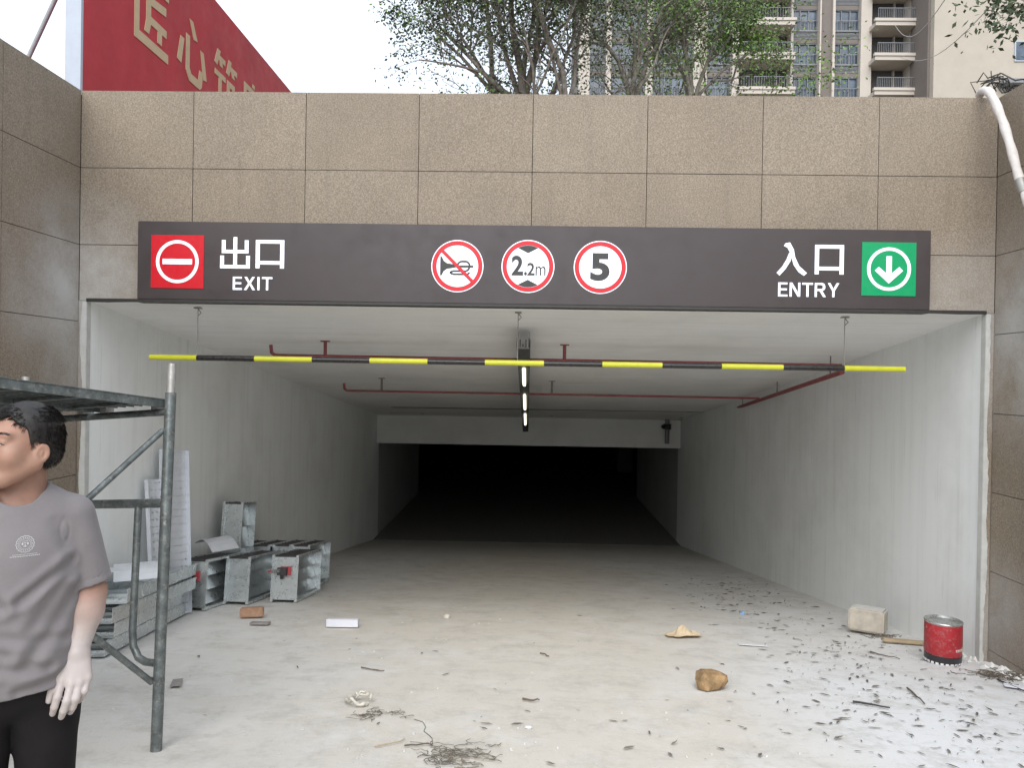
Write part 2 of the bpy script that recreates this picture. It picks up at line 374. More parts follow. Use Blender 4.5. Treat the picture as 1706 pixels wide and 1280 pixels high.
MB().box((XL, WALL_Y, floor_z(WALL_Y)-.2), (IL-.003, WALL_Y+TH, ceil_z(WALL_Y)-.004)).build('jamb_strip', M['stone'], fw)
MB().box((IR+.003, WALL_Y, floor_z(WALL_Y)-.2), (XR, WALL_Y+TH, ceil_z(WALL_Y)-.004)).build('jamb_strip', M['stone'], fw)
# ragged plaster smeared over the edges of the opening
def ragged(x_in, sgn):
    b = MB(); z0 = floor_z(WALL_Y)-.05; z1 = ceil_z(WALL_Y)-.01; n = 60; pts = []
    for i in range(n+1):
        z = z0+(z1-z0)*i/n; pts.append((x_in - sgn*(.034+.035*mnoise.noise(Vector((z*1.6, sgn*5, 0)))+.012*mnoise.noise(Vector((z*14, sgn, 0)))), z))
    poly = [(x, z) for x, z in pts] + [(x_in+sgn*.004, z1), (x_in+sgn*.004, z0)]
    b.poly(poly, (0, WALL_Y-.001, 0), (1, 0, 0), (0, 0, 1), .006); return b.build('plaster_edge', M['plaster'], fw)
ragged(IL, 1); ragged(IR, -1)
for xa, xb in ((IL-.002, IL+.006), (IR-.006, IR+.002)): MB().box((xa, WALL_Y-.0012, floor_z(WALL_Y)-.2), (xb, WALL_Y+.06, ceil_z(WALL_Y)-.012)).build('plaster_reveal', M['plaster'], fw)
b = MB(); n = 120; pts = [(IL+(IR-IL)*i/n, -.012-.006*mnoise.noise(Vector((i*.21, 0, 0)))) for i in range(n+1)]
b.poly(pts+[(IR, .02), (IL, .02)], (0, WALL_Y-.001, ceil_z(WALL_Y)), (1, 0, 0), (0, 0, 1), .004); b.build('dark_edge_strip', M['signdark'], fw)  # dark wavy strip along the top edge of the opening

def side_wall(name, X, sgn, ybreaks, label):
    w = thing(name, label, 'wall', (X, WALL_Y, floor_z(WALL_Y)))
    a, c_ = (X-.35, X-TH) if sgn < 0 else (X+TH, X+.35)
    b = MB(); ye = ybreaks[-1]
    b.add([(a, ye, floor_z(ye)-.4), (c_, ye, floor_z(ye)-.4), (c_, WALL_Y+.3, floor_z(WALL_Y)-.4), (a, WALL_Y+.3, floor_z(WALL_Y)-.4),
           (a, ye, TOP-.027), (c_, ye, TOP-.027), (c_, WALL_Y+.3, TOP-.027), (a, WALL_Y+.3, TOP-.027)],
          [(0,3,2,1),(4,5,6,7),(0,1,5,4),(1,2,6,5),(2,3,7,6),(3,0,4,7)]); b.build('wall_core', M['joint'], w)
    p0, p1 = (X-TH, X) if sgn < 0 else (X, X+TH)
    for i in range(len(ybreaks)-1):
        y1, y0 = ybreaks[i], ybreaks[i+1]
        for r_ in range(9):
            zt = TOP-r_*CH; zb = zt-CH
            if zt < floor_z(y1): break
            panel_box((p0, y0+G, zb+G), (p1, y1-(G if i else 0), zt-(G if r_ else 0)), w)
        MB().box((min(X+sgn*.36, X+sgn*(TH+.001)), y0+.001, TOP-.024), (max(X+sgn*.36, X+sgn*(TH+.001)), y1-.001, TOP-.002)).build('coping_stone', M['stone'], w)
    return w
yb = [WALL_Y-.004, 5.77] + [5.77-CW*i for i in range(1, 14)]
side_wall('side_wall', XL, -1, yb, 'tan granite clad retaining wall left of the ramp, behind the scaffold')
side_wall('side_wall', XR, 1, [WALL_Y-.004] + [5.42-CW*i for i in range(0, 13)], 'tan granite clad retaining wall right of the ramp, behind the paint can')

# ------------------------------------------------------------------ overhead sign
SY = WALL_Y-.15; SZ0, SZ1, SX0, SX1 = .645, 1.351, -3.488, 3.466
sg = thing('overhead_sign', 'long dark brown lightbox sign reading EXIT and ENTRY over the tunnel mouth', 'sign', ((SX0+SX1)/2, WALL_Y, SZ0))
bevel(MB().box((SX0, SY, SZ0+.012), (SX1, WALL_Y-.003, SZ1)).build('sign_box', M['sign'], sg), .006, 2)
MB().box((SX0-.012, SY-.006, SZ0-.012), (SX1+.004, WALL_Y-.003, SZ0+.0115)).build('bottom_trim', M['signdark'], sg)
AX, AY = Vector((1, 0, 0)), Vector((0, 0, 1))
def sp_(x, y): p = at_y(x, y, SY-.001); return p
def rect(x0, y0, x1, y1): return [(x0, y0), (x1, y0), (x1, y1), (x0, y1)]
def glyph(polys, x0, y0, x1, y1, name, mat, parent, depth=.005):
    a = sp_(x0, y1); c_ = sp_(x1, y0); b = MB()
    for i, p in enumerate(polys): b.poly(p, (a.x, SY-.001, a.z), AX*(c_.x-a.x), AY*(c_.z-a.z), depth+.0004*(i % 5))
    return b.build(name, mat, parent)
CHU = [rect(.44, .0, .565, 1.03), rect(.05, .50, .95, .61), rect(.05, .61, .175, .93), rect(.825, .61, .95, .93), rect(0, 0, 1, .11), rect(0, .11, .125, .42), rect(.875, .11, 1, .42)]
KOU = [rect(0, -.02, .14, .95), rect(.86, -.02, 1, .95), rect(.14, .83, .86, .95), rect(.14, .11, .86, .23)]
RU = [[(.27, 1.0), (.42, 1.03), (.55, .80), (.60, .55), (.74, .27), (1.0, .05), (.90, -.04), (.72, .08), (.56, .30), (.50, .47), (.44, .68), (.34, .86), (.22, .92)],
      [(.40, .70), (.52, .72), (.44, .42), (.28, .17), (.09, -.04), (-.01, .05), (.17, .24), (.31, .47)]]
glyph(CHU, 367, 397, 417, 447, 'sign_character', M['swhite'], sg)
glyph(KOU, 426, 398, 474, 446, 'sign_character', M['swhite'], sg)
glyph(RU, 1294, 406, 1345, 457, 'sign_character', M['swhite'], sg)
glyph(KOU, 1357, 406, 1406, 456, 'sign_character', M['swhite'], sg)
def text_mesh(body, x0, y0, x1, y1, name, mat, parent, bold=.0, depth=.003, base=0.):
    cu_ = bpy.data.curves.new(name, 'FONT'); cu_.body = body; cu_.extrude = .5; cu_.offset = bold; cu_.align_x = 'LEFT'; cu_.resolution_u = 5
    ob = bpy.data.objects.new(name, cu_); col.objects.link(ob); bpy.context.view_layer.update()
    dg = bpy.context.evaluated_depsgraph_get(); me = bpy.data.meshes.new_from_object(ob.evaluated_get(dg)); bpy.data.objects.remove(ob)
    V = np.array([v.co[:] for v in me.vertices]); mn, mx = V.min(0), V.max(0)
    a = sp_(x0, y1); c_ = sp_(x1, y0); off = wloc(parent)
    for v in me.vertices:
        tx = (v.co.x-mn[0])/(mx[0]-mn[0]); ty = (v.co.y-mn[1])/(mx[1]-mn[1]); dz = base + (depth if v.co.z > 0 else 0)
        v.co = Vector((a.x+(c_.x-a.x)*tx, SY-.001-dz, a.z+(c_.z-a.z)*ty)) - off
    me.materials.clear(); me.materials.append(mat); me.name = name
    o = bpy.data.objects.new(name, me); col.objects.link(o); o.parent = parent; return o
LET = {'E': [[(0, 0), (.78, 0), (.78, .14), (.18, .14), (.18, .44), (.72, .44), (.72, .58), (.18, .58), (.18, .86), (.76, .86), (.76, 1), (0, 1)]],
 'X': [[(0, 0), (.22, 0), (.48, .39), (.74, 0), (.96, 0), (.59, .52), (.93, 1), (.71, 1), (.48, .65), (.25, 1), (.03, 1), (.37, .52)]],
 'I': [[(.04, 0), (.22, 0), (.22, 1), (.04, 1)]], 'T': [[(.355, 0), (.535, 0), (.535, .86), (.89, .86), (.89, 1), (0, 1), (0, .86), (.355, .86)]],
 'N': [[(0, 0), (.17, 0), (.17, .73), (.68, 0), (.88, 0), (.88, 1), (.71, 1), (.71, .28), (.20, 1), (0, 1)]],
 'Y': [[(.385, 0), (.565, 0), (.565, .42), (.95, 1), (.74, 1), (.475, .58), (.21, 1), (0, 1), (.385, .42)]]}
LETR_HOLE = [(.22, .57), (.48, .57), (.60, .60), (.635, .70), (.60, .81), (.50, .835), (.22, .835)]
def word_mesh(body, x0, y0, x1, y1, name, mat, parent):
    wd = {'E': .80, 'X': .96, 'I': .27, 'T': .89, 'N': .88, 'Y': .95, 'R': .92}; tot = sum(wd[c] for c in body)+.16*(len(body)-1)
    a = sp_(x0, y1); c_ = sp_(x1, y0); k = (c_.x-a.x)/tot; x = a.x; h = c_.z-a.z
    for ch in body:
        m = MB()
        if ch == 'R':   # bowl built from two pieces so that its counter stays open
            m.poly([(0, 0), (.18, 0), (.18, 1), (0, 1)], (x, SY-.001, a.z), AX*k, AY*h, .005)
            m.poly([(.18, .86), (.52, .86), (.64, .83), (.68, .72), (.64, .60), (.50, .565), (.18, .565), (.18, .43), (.34, .43), (.44, .37), (.71, 0), (.93, 0), (.70, .33), (.62, .435), (.79, .50), (.865, .62), (.865, .78), (.81, .91), (.72, .97), (.60, 1), (.18, 1)], (x, SY-.001, a.z), AX*k, AY*h, .005)
        else: m.poly(LET[ch][0], (x, SY-.001, a.z), AX*k, AY*h, .005)
        m.build(name, mat, parent); x += (wd[ch]+.16)*k
word_mesh('EXIT', 388, 462, 454, 483, 'sign_letter', M['swhite'], sg)
word_mesh('ENTRY', 1296, 472, 1398, 494, 'sign_letter', M['swhite'], sg)
def plate(x0, y0, x1, y1, mat, nm):
    a = sp_(x0, y1); c_ = sp_(x1, y0); w = (c_.x-a.x+c_.z-a.z)/2; cx, cz = (a.x+c_.x)/2, (a.z+c_.z)/2
    o = MB().box((cx-w/2, SY-.006, cz-w/2), (cx+w/2, SY-.001, cz+w/2)).build(nm, mat, sg); return o, Vector((cx, SY-.006, cz)), w
o, c_, w = plate(252, 392, 340, 480, M['sred'], 'exit_plate')
MB().ring(c_, AX, AY, w*.345, w*.405, .003).build('white_ring', M['swhite'], o)
MB().box((c_.x-w*.28, c_.y-.003, c_.z-w*.05), (c_.x+w*.28, c_.y, c_.z+w*.05)).build('white_bar', M['swhite'], o)
o, c_, w = plate(1435, 404, 1526, 493, M['sgreen'], 'entry_plate')
MB().ring(c_, AX, AY, w*.345, w*.405, .003).build('white_ring', M['swhite'], o)
b = MB(); ar = [(-.05, .24), (.05, .24), (.05, -.08), (.19, .04), (.26, -.03), (0, -.27), (-.26, -.03), (-.19, .04), (-.05, -.08)]
b.poly(ar, c_, AX*w, AY*w, .003); b.build('white_arrow', M['swhite'], o)
def disc(px, py, r_px, nm):
    c_ = at_y(px, py, SY-.001); c_ = Vector((c_.x, SY-.001, c_.z)); r_ = r_px/FPX*SY*1.0
    d = MB().ring(c_, AX, AY, 0, r_, .003, 64).build(nm, M['swhite'], sg)
    MB().ring(c_, AX, AY, r_*.80, r_*.965, .0055, 64).build('red_ring', M['sred'], d); return d, c_, r_
d, c_, r_ = disc(762, 443.5, 43.5, 'no_horn_disc')
o2 = c_ + Vector((0, -.003, 0)); b = MB()
b.poly([(-.66, .36), (-.60, .36), (-.52, .20), (-.40, .11), (-.10, .06), (-.10, -.06), (-.40, -.11), (-.52, -.20), (-.60, -.36), (-.66, -.36)], o2, AX*r_, AY*r_, .002)
b.box((o2.x-.12*r_, o2.y-.0025, o2.z-.05*r_), (o2.x+.62*r_, o2.y, o2.z+.03*r_))
loop = [(-.32+0*1, 0)]
path = [(.0, .02), (.05, .13), (.15, .18), (.38, .18), (.48, .10), (.50, .0), (.46, -.12), (.36, -.19), (-.18, -.19), (-.30, -.25), (-.18, -.31), (.42, -.31), (.50, -.24)]
path = [(x*.95, y) for x, y in path]
for p, q in zip(path[:-1], path[1:]):
    b.beam(o2+Vector((p[0]*r_, -.0035, p[1]*r_)), o2+Vector((q[0]*r_, -.0035, q[1]*r_)), .07*r_, .001, (0, 1, 0))
b.build('horn_symbol', M['sblack'], d)
b = MB(); q = .72*r_*.98; b.beam(o2+Vector((-q*.92, -.0055, q*.92)), o2+Vector((q*.92, -.0055, -q*.92)), .13*r_, .001, (0, 1, 0)); b.build('red_bar', M['sred'], d)
d, c_, r_ = disc(879.5, 444, 44, 'height_disc'); o2 = c_+Vector((0, -.003, 0))
for s_ in (1, -1):
    b = MB(); arc = [(math.sin(a_)*.79, s_*math.cos(a_)*.79) for a_ in np.linspace(-.50, .50, 9)]
    b.poly(arc+[(0, s_*.50)], o2, AX*r_, AY*r_, .002); b.build('black_wedge', M['sblack'], d)
text_mesh('2', 852, 426, 872, 459, 'height_figure', M['sblack'], sg, .03, .0065)
text_mesh('.', 873, 453, 878, 459, 'height_figure', M['sblack'], sg, .02, .0065)
text_mesh('2', 878, 438, 891, 459, 'height_figure', M['sblack'], sg, .02, .0065)
text_mesh('m', 892, 444, 909, 459, 'height_figure', M['sblack'], sg, .0, .0065)
d, c_, r_ = disc(1000, 445.5, 44, 'speed_disc')
text_mesh('5', 983, 422, 1016, 468, 'speed_figure', M['sblack'], sg, .04, .0065)

# ------------------------------------------------------------------ height bar
BY = 7.02
p0, p1 = at_y(250, 595, BY), at_y(1507, 615.5, BY)
hb = thing('height_bar', 'yellow and black striped height limit tube hanging under the ceiling below the sign', 'height bar', ((p0+p1)/2)[:])
br = [250, 330, 428, 525, 622, 719, 815, 913, 1010, 1109, 1207, 1308, 1408, 1507]
for i in range(13):
    a = p0.lerp(p1, (br[i]-250)/1257.); c_ = p0.lerp(p1, (br[i+1]-250)/1257.)
    MB().tube([a, c_], .026, 16).build('yellow_band' if i % 2 == 0 else 'black_band', M['yellow'] if i % 2 == 0 else M['black'], hb)
for px in (330.5, 869, 1408):
    a = p0.lerp(p1, (px-250)/1257.)
    top = Vector((a.x, a.y, ceil_z(a.y)))
    b = MB(); b.tube([a, top], .004, 6); b.box((top.x-.03, top.y-.03, top.z-.012), (top.x+.03, top.y+.03, top.z)); b.tube([top+Vector((.0, 0, -.01)), top+Vector((.03, 0, -.05)), top+Vector((0, 0, -.08))], .005, 6)
    b.build('hanger', M['wire'], hb)

# ------------------------------------------------------------------ lighting trunking
def tz(y): return .31 - .144*(y-7.8)
tk = thing('light_trunking', 'dark metal lighting trunking hung along the middle of the tunnel ceiling', 'light fitting', (.0, 7.8, tz(7.8)))
tx = -.06; b = MB()
for (xa, xb, za, zb) in ((tx-.07, tx+.07, 0, .006), (tx-.07, tx-.064, .006, .10), (tx+.064, tx+.07, .006, .10)):
    b.add([(xa, 7.8, tz(7.8)+za), (xb, 7.8, tz(7.8)+za), (xb, 19.2, tz(19.2)+za), (xa, 19.2, tz(19.2)+za), (xa, 7.8, tz(7.8)+zb), (xb, 7.8, tz(7.8)+zb), (xb, 19.2, tz(19.2)+zb), (xa, 19.2, tz(19.2)+zb)],
          [(0,3,2,1),(4,5,6,7),(0,1,5,4),(1,2,6,5),(2,3,7,6),(3,0,4,7)])
b.build('trough', M['tray'], tk)
b = MB()
for i in range(5): b.box((tx-.07+i*.03, 7.70, tz(7.8)+.02), (tx-.06+i*.03, 7.80, tz(7.8)+.05+.05*(i % 2)+(.06 if i in (0, 4) else 0)))
b.build('end_connector', M['dark'], tk)
for y in (8.0, 11.0, 14.0, 17.0):
    for q_ in (-.06, .06): MB().tube([(tx+q_, y, tz(y)+.05), (tx+q_, y, ceil_z(y))], .005, 6).build('hanger', M['wire'], tk)
def ty(py):
    d = ray(872, py); lo, hi = 5., 40.
    for _ in range(40):
        m_ = (lo+hi)/2
        if d.z/d.y*m_ < tz(m_): lo = m_
        else: hi = m_
    return lo
for a_, b_ in ((613, 639), (657, 680), (689, 706)):
    y0_, y1_ = ty(a_), ty(b_); MB().tube([(tx, y0_, tz(y0_)-.02), (tx, y1_, tz(y1_)-.02)], .021, 10).build('lamp_tube', M['lamp'], tk)

# ------------------------------------------------------------------ pipes below the ceiling
def pipe(name, a, b_, r_, mat, hangers, label, cat='pipe', group='pipes under the tunnel ceiling', hr=.018, hm=None):
    t = thing(name, label, cat, a, group)
    MB().tube([a, b_], r_, 12).build('pipe_run', mat, t)
    for h in hangers:
        p = Vector(a).lerp(Vector(b_), h)
        m = MB(); m.tube([p, (p.x, p.y, ceil_z(p.y))], hr, 8); m.box((p.x-.05, p.y-.03, ceil_z(p.y)-.012), (p.x+.05, p.y+.03, ceil_z(p.y))); m.build('pipe_hanger', hm or mat, t)
    # elbow up at the left end
    p = Vector(a); MB().tube([p, p+Vector((-.04, 0, .03)), p+Vector((-.05, 0, .12))], r_*1.15, 10).build('elbow', mat, t)
    return t
def pp(px, py, Y): p = at_y(px, py, Y); return p
Y1 = on_ceil(541, 568).y; Y2 = on_ceil(639, 630).y; print('pipe ys', Y1, Y2)
pipe('sprinkler_pipe', pp(458, 592, Y1), pp(1402, 609, Y1), .018, M['redpipe'], (.09, .515), 'red sprinkler pipe across the ceiling closest behind the striped bar', hr=.02)
pipe('sprinkler_pipe', pp(578, 651, Y2), pp(1265, 664, Y2), .018, M['redpipe'], (.085, .5), 'thinner looking red sprinkler pipe farther into the tunnel, second from the bar', hr=.018, hm=M['greypipe'])
pipe('drain_pipe', pp(655, 677, 17.5), pp(1205, 685, 17.5), .04, M['greypipe'], (.1, .5, .9), 'grey pipe across the ceiling just in front of the beam, upper one')
pipe('drain_pipe', pp(650, 686, 19.3), pp(1190, 694, 19.3), .035, M['greypipe'], (.1, .5, .9), 'grey pipe across the ceiling just in front of the beam, lower one')
a, b_ = at_y(1403, 620, Y1+.1), at_y(1192, 692, 17.3)
t = thing('main_pipe', 'dark red main pipe running down the tunnel beside the right wall', 'pipe', a[:], 'pipes under the tunnel ceiling')
MB().tube([a, b_], .03, 10).build('pipe_run', M['redpipe'], t)
for h in (.05, .35, .65, .95):
    p = a.lerp(b_, h); MB().tube([p, (p.x, p.y, ceil_z(p.y))], .008, 6).build('pipe_hanger', M['greypipe'], t)
a = at_y(1112, 694, 19.95)
t = thing('riser_pipe', 'dark pipe and valve cluster on the beam beside the right wall', 'pipe', a[:])
MB().tube([a, a+Vector((0, 0, -.72))], .06, 12).build('pipe_run', M['greypipe'], t)
b = MB(); b.tube([a+Vector((-.45, 0, -.0)), a+Vector((.55, 0, -.03))], .07, 12); b.tube([a+Vector((0, 0, -.2)), a+Vector((0, 0, -.34))], .10, 12); b.tube([a+Vector((.0, 0, -.27)), a+Vector((-.14, -.1, -.27))], .05, 10)
b.build('valve', M['dark'], t)

# ------------------------------------------------------------------ hoarding with slogan
HX = -4.5; HY0 = 7.45
ho = thing('site_hoarding', 'tall red hoarding with gold slogan characters standing behind the wall', 'hoarding', (HX, HY0, UZ))
MB().box((HX-.10, HY0+.02, UZ), (HX-.004, 22, 5.28)).build('red_panel', M['banner'], ho)
MB().box((HX-.16, HY0-.02, UZ), (HX-.002, HY0+.018, 5.30)).build('end_post', M['hoard'], ho)
JIANG = [rect(0, 0, .13, 1), rect(.13, .87, .98, 1), rect(.13, 0, .98, .13), [(.32, .70), (.90, .76), (.90, .64), (.45, .60), (.45, .45), (.92, .45), (.92, .34), (.78, .34), (.78, .18), (.65, .18), (.65, .34), (.45, .34), (.40, .19), (.27, .19), (.32, .36)]]
XIN = [[(0, .22), (.10, .60), (.22, .60), (.13, .20)], [(.28, .72), (.40, .72), (.40, .24), (.46, .17), (.70, .17), (.74, .34), (.86, .34), (.83, .10), (.76, .04), (.40, .04), (.28, .17)], [(.38, .98), (.50, .98), (.66, .74), (.53, .72)], [(.76, .66), (.88, .66), (1, .26), (.88, .24)]]
ZHU = [[(.02, .72), (.14, .98), (.26, .98), (.23, .90), (.46, .90), (.46, .81), (.34, .81), (.36, .73), (.25, .73), (.22, .81), (.18, .81), (.13, .70)],
       [(.50, .72), (.60, .98), (.72, .98), (.70, .90), (.97, .90), (.97, .81), (.84, .81), (.87, .73), (.75, .73), (.72, .81), (.67, .81), (.62, .70)],
       [(.04, .62), (.48, .62), (.48, .53), (.32, .53), (.32, .24), (.48, .30), (.48, .19), (.02, .07), (.02, .18), (.20, .21), (.20, .53), (.04, .53)],
       [(.55, .62), (.88, .62), (.88, .15), (.92, .12), (1, .22), (1, .02), (.80, .02), (.77, .10), (.77, .52), (.66, .52), (.66, .25), (.55, .02), (.44, .06), (.54, .26)], [(.66, .44), (.75, .40), (.74, .28), (.67, .32)]]
JIA = [[(.44, 1.0), (.56, 1.0), (.56, .93), (.44, .93)], [(.04, .90), (.96, .90), (.96, .70), (.84, .70), (.84, .80), (.16, .80), (.16, .70), (.04, .70)], rect(.22, .62, .78, .70),
       [(.45, .62), (.58, .62), (.66, .30), (.60, .0), (.40, .0), (.40, .10), (.52, .10), (.52, .40)], [(.02, .34), (.45, .52), (.45, .42), (.05, .24)], [(.02, .10), (.50, .30), (.50, .20), (.05, .0)], [(.60, .46), (.84, .58), (.88, .50), (.66, .38)], [(.60, .38), (.95, .10), (.88, .02), (.58, .28)]]
for g_, (ya, yc) in ((JIANG, (8.43, 9.24)), (XIN, (9.46, 10.33)), (ZHU, (10.56, 11.42)), (JIA, (11.65, 12.52))):
    m = MB()
    for i, p in enumerate(g_): m.poly(p, (HX-.004, yc, 3.80), Vector((0, ya-yc, 0)), Vector((0, 0, .86)), -.012-.0004*(i % 4))
    # the outline runs away from the camera along +y, its face looks into the ramp (+x)
    m = MB()
    for i, p in enumerate(g_): m.poly(p, (HX-.004, ya, 3.80), Vector((0, yc-ya, 0)), Vector((0, 0, .86)), .006+.0004*(i % 5))
    m.build('slogan_character', M['gold'], ho)
p0_, p1_ = at_y(49, 92, 8.2), at_y(96, -10, 8.2); dd = p1_-p0_
M['pole'] = pm('pale_pole', (.30, .31, .33), .6)
po = thing('leaning_pole', 'thin grey pole leaning behind the left wall against the sky', 'pole', (p0_-dd*1.2)[:])
MB().tube([p0_-dd*1.25, p1_+dd*.6], .024, 10).build('pole_tube', M['pole'], po); MB().tube([p0_-dd*1.27, p0_-dd*1.2], .05, 10).build('pole_foot', M['dark'], po)

# ------------------------------------------------------------------ tower block behind
TY = 68.
def TX(px): return at_y(px, 80, TY).x
z_slab = at_y(1270, 46, TY).z        # middle of a balcony edge
SH = 3.02
tw = thing('apartment_tower', 'beige residential tower with blue windows and open balconies behind the trees', 'building', (TX(1250), TY, UZ))
ZT = z_slab+2.4*SH
def tb(nm, x0, x1, y0, y1, z0, z1, mat, par=None): return MB().box((TX(x0), y0, z0), (TX(x1), y1, z1)).build(nm, mat, par or tw)
tb('core_wall', 965, 1552, TY+1.2, TY+14, UZ, ZT, M['taupe'])
for x0, x1, pr in ((965, 983, 0), (1010, 1019, 0), (1076, 1088, 0), (1156, 1166, 0), (1219, 1230, -.3), (1317, 1321, -.1), (1364.5, 1367, -.15), (1386, 1390, -.15), (1434, 1452, 0), (1514, 1551.5, -.2)):
    tb('pier', x0, x1, TY+pr, TY+1.19, UZ, ZT, M['beige2'])
tb('pier', 1367.1, 1385.9, TY+.1, TY+1.19, UZ, ZT, M['taupe'])
tb('low_wall', 983.1, 1551.4, TY+.6, TY+1.18, UZ, z_slab-3.1*SH, M['beige'])
wcols = [(983.1, 1009.9), (1019.1, 1075.9), (1088.1, 1120), (1121, 1155.9), (1180, 1218.9), (1321.1, 1364.4), (1390.1, 1433.9)]
tb('spandrel_wall', 1166.1, 1180, TY+.4, TY+1.18, UZ, ZT, M['beige'])
for k in range(-3, 3):
    zb = z_slab + k*SH
    for x0, x1 in wcols:
        X0, X1 = TX(x0), TX(x1)
        z0, z1 = zb+.0, zb+1.85
        w_ = MB().box((X0, TY+.5, z0), (X1, TY+.58, z0+.08)).box((X0, TY+.5, z1-.08), (X1, TY+.58, z1)).box((X0, TY+.5, z0+.08), (X0+.08, TY+.58, z1-.08)).box((X1-.08, TY+.5, z0+.08), (X1, TY+.58, z1-.08))
        for j in (.33, .66): xm = X0+(X1-X0)*j; w_.box((xm-.04, TY+.5, z0+.08), (xm+.04, TY+.58, z1-.08))
        wf = w_.build('window', M['frame'], tw)
        MB().box((X0+.08, TY+.62, z0+.08), (X1-.08, TY+.64, z1-.08)).build('pane', M['glass'], wf)
        gr = MB()
        for j in range(9): xm = X0+.1+(X1-X0-.2)*j/8; gr.box((xm-.012, TY+.40, z0+.05), (xm+.012, TY+.42, z0+.85))
        gr.box((X0, TY+.39, z0+.85), (X1, TY+.43, z0+.90)); gr.build('guard_rail', M['louver'], wf)
        MB().box((X0, TY+.45, z1+.002), (X1, TY+1.1, zb+2.25)).build('spandrel', M['taupe'], tw)
        lv = MB()
        for j in range(6): lv.box((X0, TY+.42, zb+2.28+j*.12), (X1, TY+.5, zb+2.34+j*.12))
        lv.build('louvre', M['louver'], tw)
        MB().box((X0, TY+.36, zb-.12), (X1, TY+.8, zb-.02)).build('ledge', M['louver'], tw)
    for x0, x1 in ((1230.2, 1316.9), (1452.2, 1513.9)):
        X0, X1 = TX(x0), TX(x1)
        bl = MB().box((X0-.25, TY-1.3, zb-.3), (X1+.0, TY+1.15, zb+.05)).box((X0-.35, TY-1.4, zb+.052), (X1+.05, TY-1.1, zb+.30)).build('balcony', M['beige2'], tw)
        MB().box((X0, TY+1.02, zb+.06), (X1-.02, TY+1.16, zb+SH-.35)).build('balcony_shade_panel', M['room'], bl)  # solid dark panel painting the shaded interior behind the balcony
        rl = MB(); nb = 22
        for j in range(nb): xm = X0+(X1-X0)*j/(nb-1); rl.box((xm-.015, TY-1.22, zb+.31), (xm+.015, TY-1.19, zb+1.2))
        rl.box((X0, TY-1.24, zb+1.2), (X1, TY-1.17, zb+1.26)); rl.build('railing', M['frame'], bl)
        MB().box((X1-1.0, TY+.6, zb+.06), (X1-.95, TY+1.0, zb+SH-.4)).build('balcony_pier', M['beige2'], bl)
nb_ = thing('plain_building', 'plain beige building end wall with one window at the upper right', 'building', (30, 46, UZ))
NY = 64.
def NX(px): return at_y(px, 80, NY).x
MB().box((NX(1556), NY, UZ), (NX(1556)+30, NY+16, 44)).build('wall', M['beige'], nb_)
MB().box((NX(1551.8), NY+.6, UZ), (NX(1556)-.002, NY+3.5, 44)).build('corner_shadow_strip', M['taupe'], nb_)  # dark strip standing in for the shadow at the building corner
w0 = at_y(1690, 102, NY-.05); w1 = at_y(1760, 68, NY-.05)
f_ = MB().box((w0.x, NY-.09, w0.z), (w1.x, NY-.002, w1.z)).build('window', M['hoard'], nb_)
MB().box((w0.x+.1, NY-.10, w0.z+.1), (w1.x-.1, NY-.092, w1.z-.1)).build('pane', M['glass'], f_)
l0 = at_y(1668, 140, NY-.5); MB().box((l0.x, NY-.9, l0.z), (l0.x+9, NY-.002, l0.z+.35)).build('ledge', M['louver'], nb_)

# ------------------------------------------------------------------ trees
def make_tree(name, label, base, stems, leafmats, nleaf, lsize=.055, group='trees behind the parapet', depth=4, seed=1, clump=.22):
    rnd = random.Random(seed); t = thing(name, label, 'tree', base, group)
    wood = MB(); tips = []
    def grow(p, d, L, r_, lv):
        n = 5; pts = [p]; rr = [r_]; q = p.copy(); dd_ = d.normalized()
        for i in range(n):
            dd_ = (dd_ + Vector((rnd.gauss(0, .13), rnd.gauss(0, .13), rnd.gauss(.03, .08)))).normalized()
            q = q + dd_*(L/n); pts.append(q.copy()); rr.append(r_*(1-.55*(i+1)/n))
            if lv >= 2 or (lv == 1 and i > 1): tips.append((q.copy(), lv))
            if lv < depth and i >= 1:
                for _ in range(1 if rnd.random() < .85 else 2):
                    side = Vector((rnd.gauss(0, 1), rnd.gauss(0, 1), rnd.gauss(0, .5))).normalized()
                    grow(q.copy(), (dd_*.85+side*.75).normalized(), L*rnd.uniform(.42, .66), r_*(1-.55*(i+1)/n)*.62, lv+1)
        wood.tube(pts, rr, 6 if lv < 2 else 3, cap=False)
    for (sp0, tgt, r_) in stems:
        a = Vector(sp0); v = Vector(tgt)-a; grow(a, v, v.length, r_, 0)
    wood.build('trunk', M['bark'], t)
    for mi, (mt, share) in enumerate(leafmats):
        n = int(nleaf*share); T = [tips[rnd.randrange(len(tips))] for _ in range(n)]
        V = np.empty((n*4, 3)); k = 0
        # leaves gather in clumps: whole tips are dense or bare
        for (q, lv) in T:
            dens = mnoise.noise(q*1.7+Vector((seed, mi*3, 0)))
            if dens < -.12 and rnd.random() < .8: continue
            c = q + Vector((rnd.gauss(0, clump), rnd.gauss(0, clump), rnd.gauss(0, clump*.8)))*.6
            a = Vector((rnd.gauss(0, 1), rnd.gauss(0, 1), rnd.gauss(-.3, .6))).normalized(); b2 = a.orthogonal().normalized()
            b2.rotate(Matrix.Rotation(rnd.uniform(0, 6.28), 3, a)); L = lsize*rnd.uniform(.6, 1.3); w = L*.26
            V[k*4:k*4+4] = [c[:], (c+a*L*.5+b2*w)[:], (c+a*L)[:], (c+a*L*.5-b2*w)[:]]; k += 1
        V = V[:k*4]; m = MB(); m.v = [tuple(v) for v in V]; m.f = [(4*i, 4*i+1, 4*i+2, 4*i+3) for i in range(k)]; m.m = [0]*k; m.sm = [False]*k
        m.build('foliage', mt, t)
    return t
TRY = 12.0
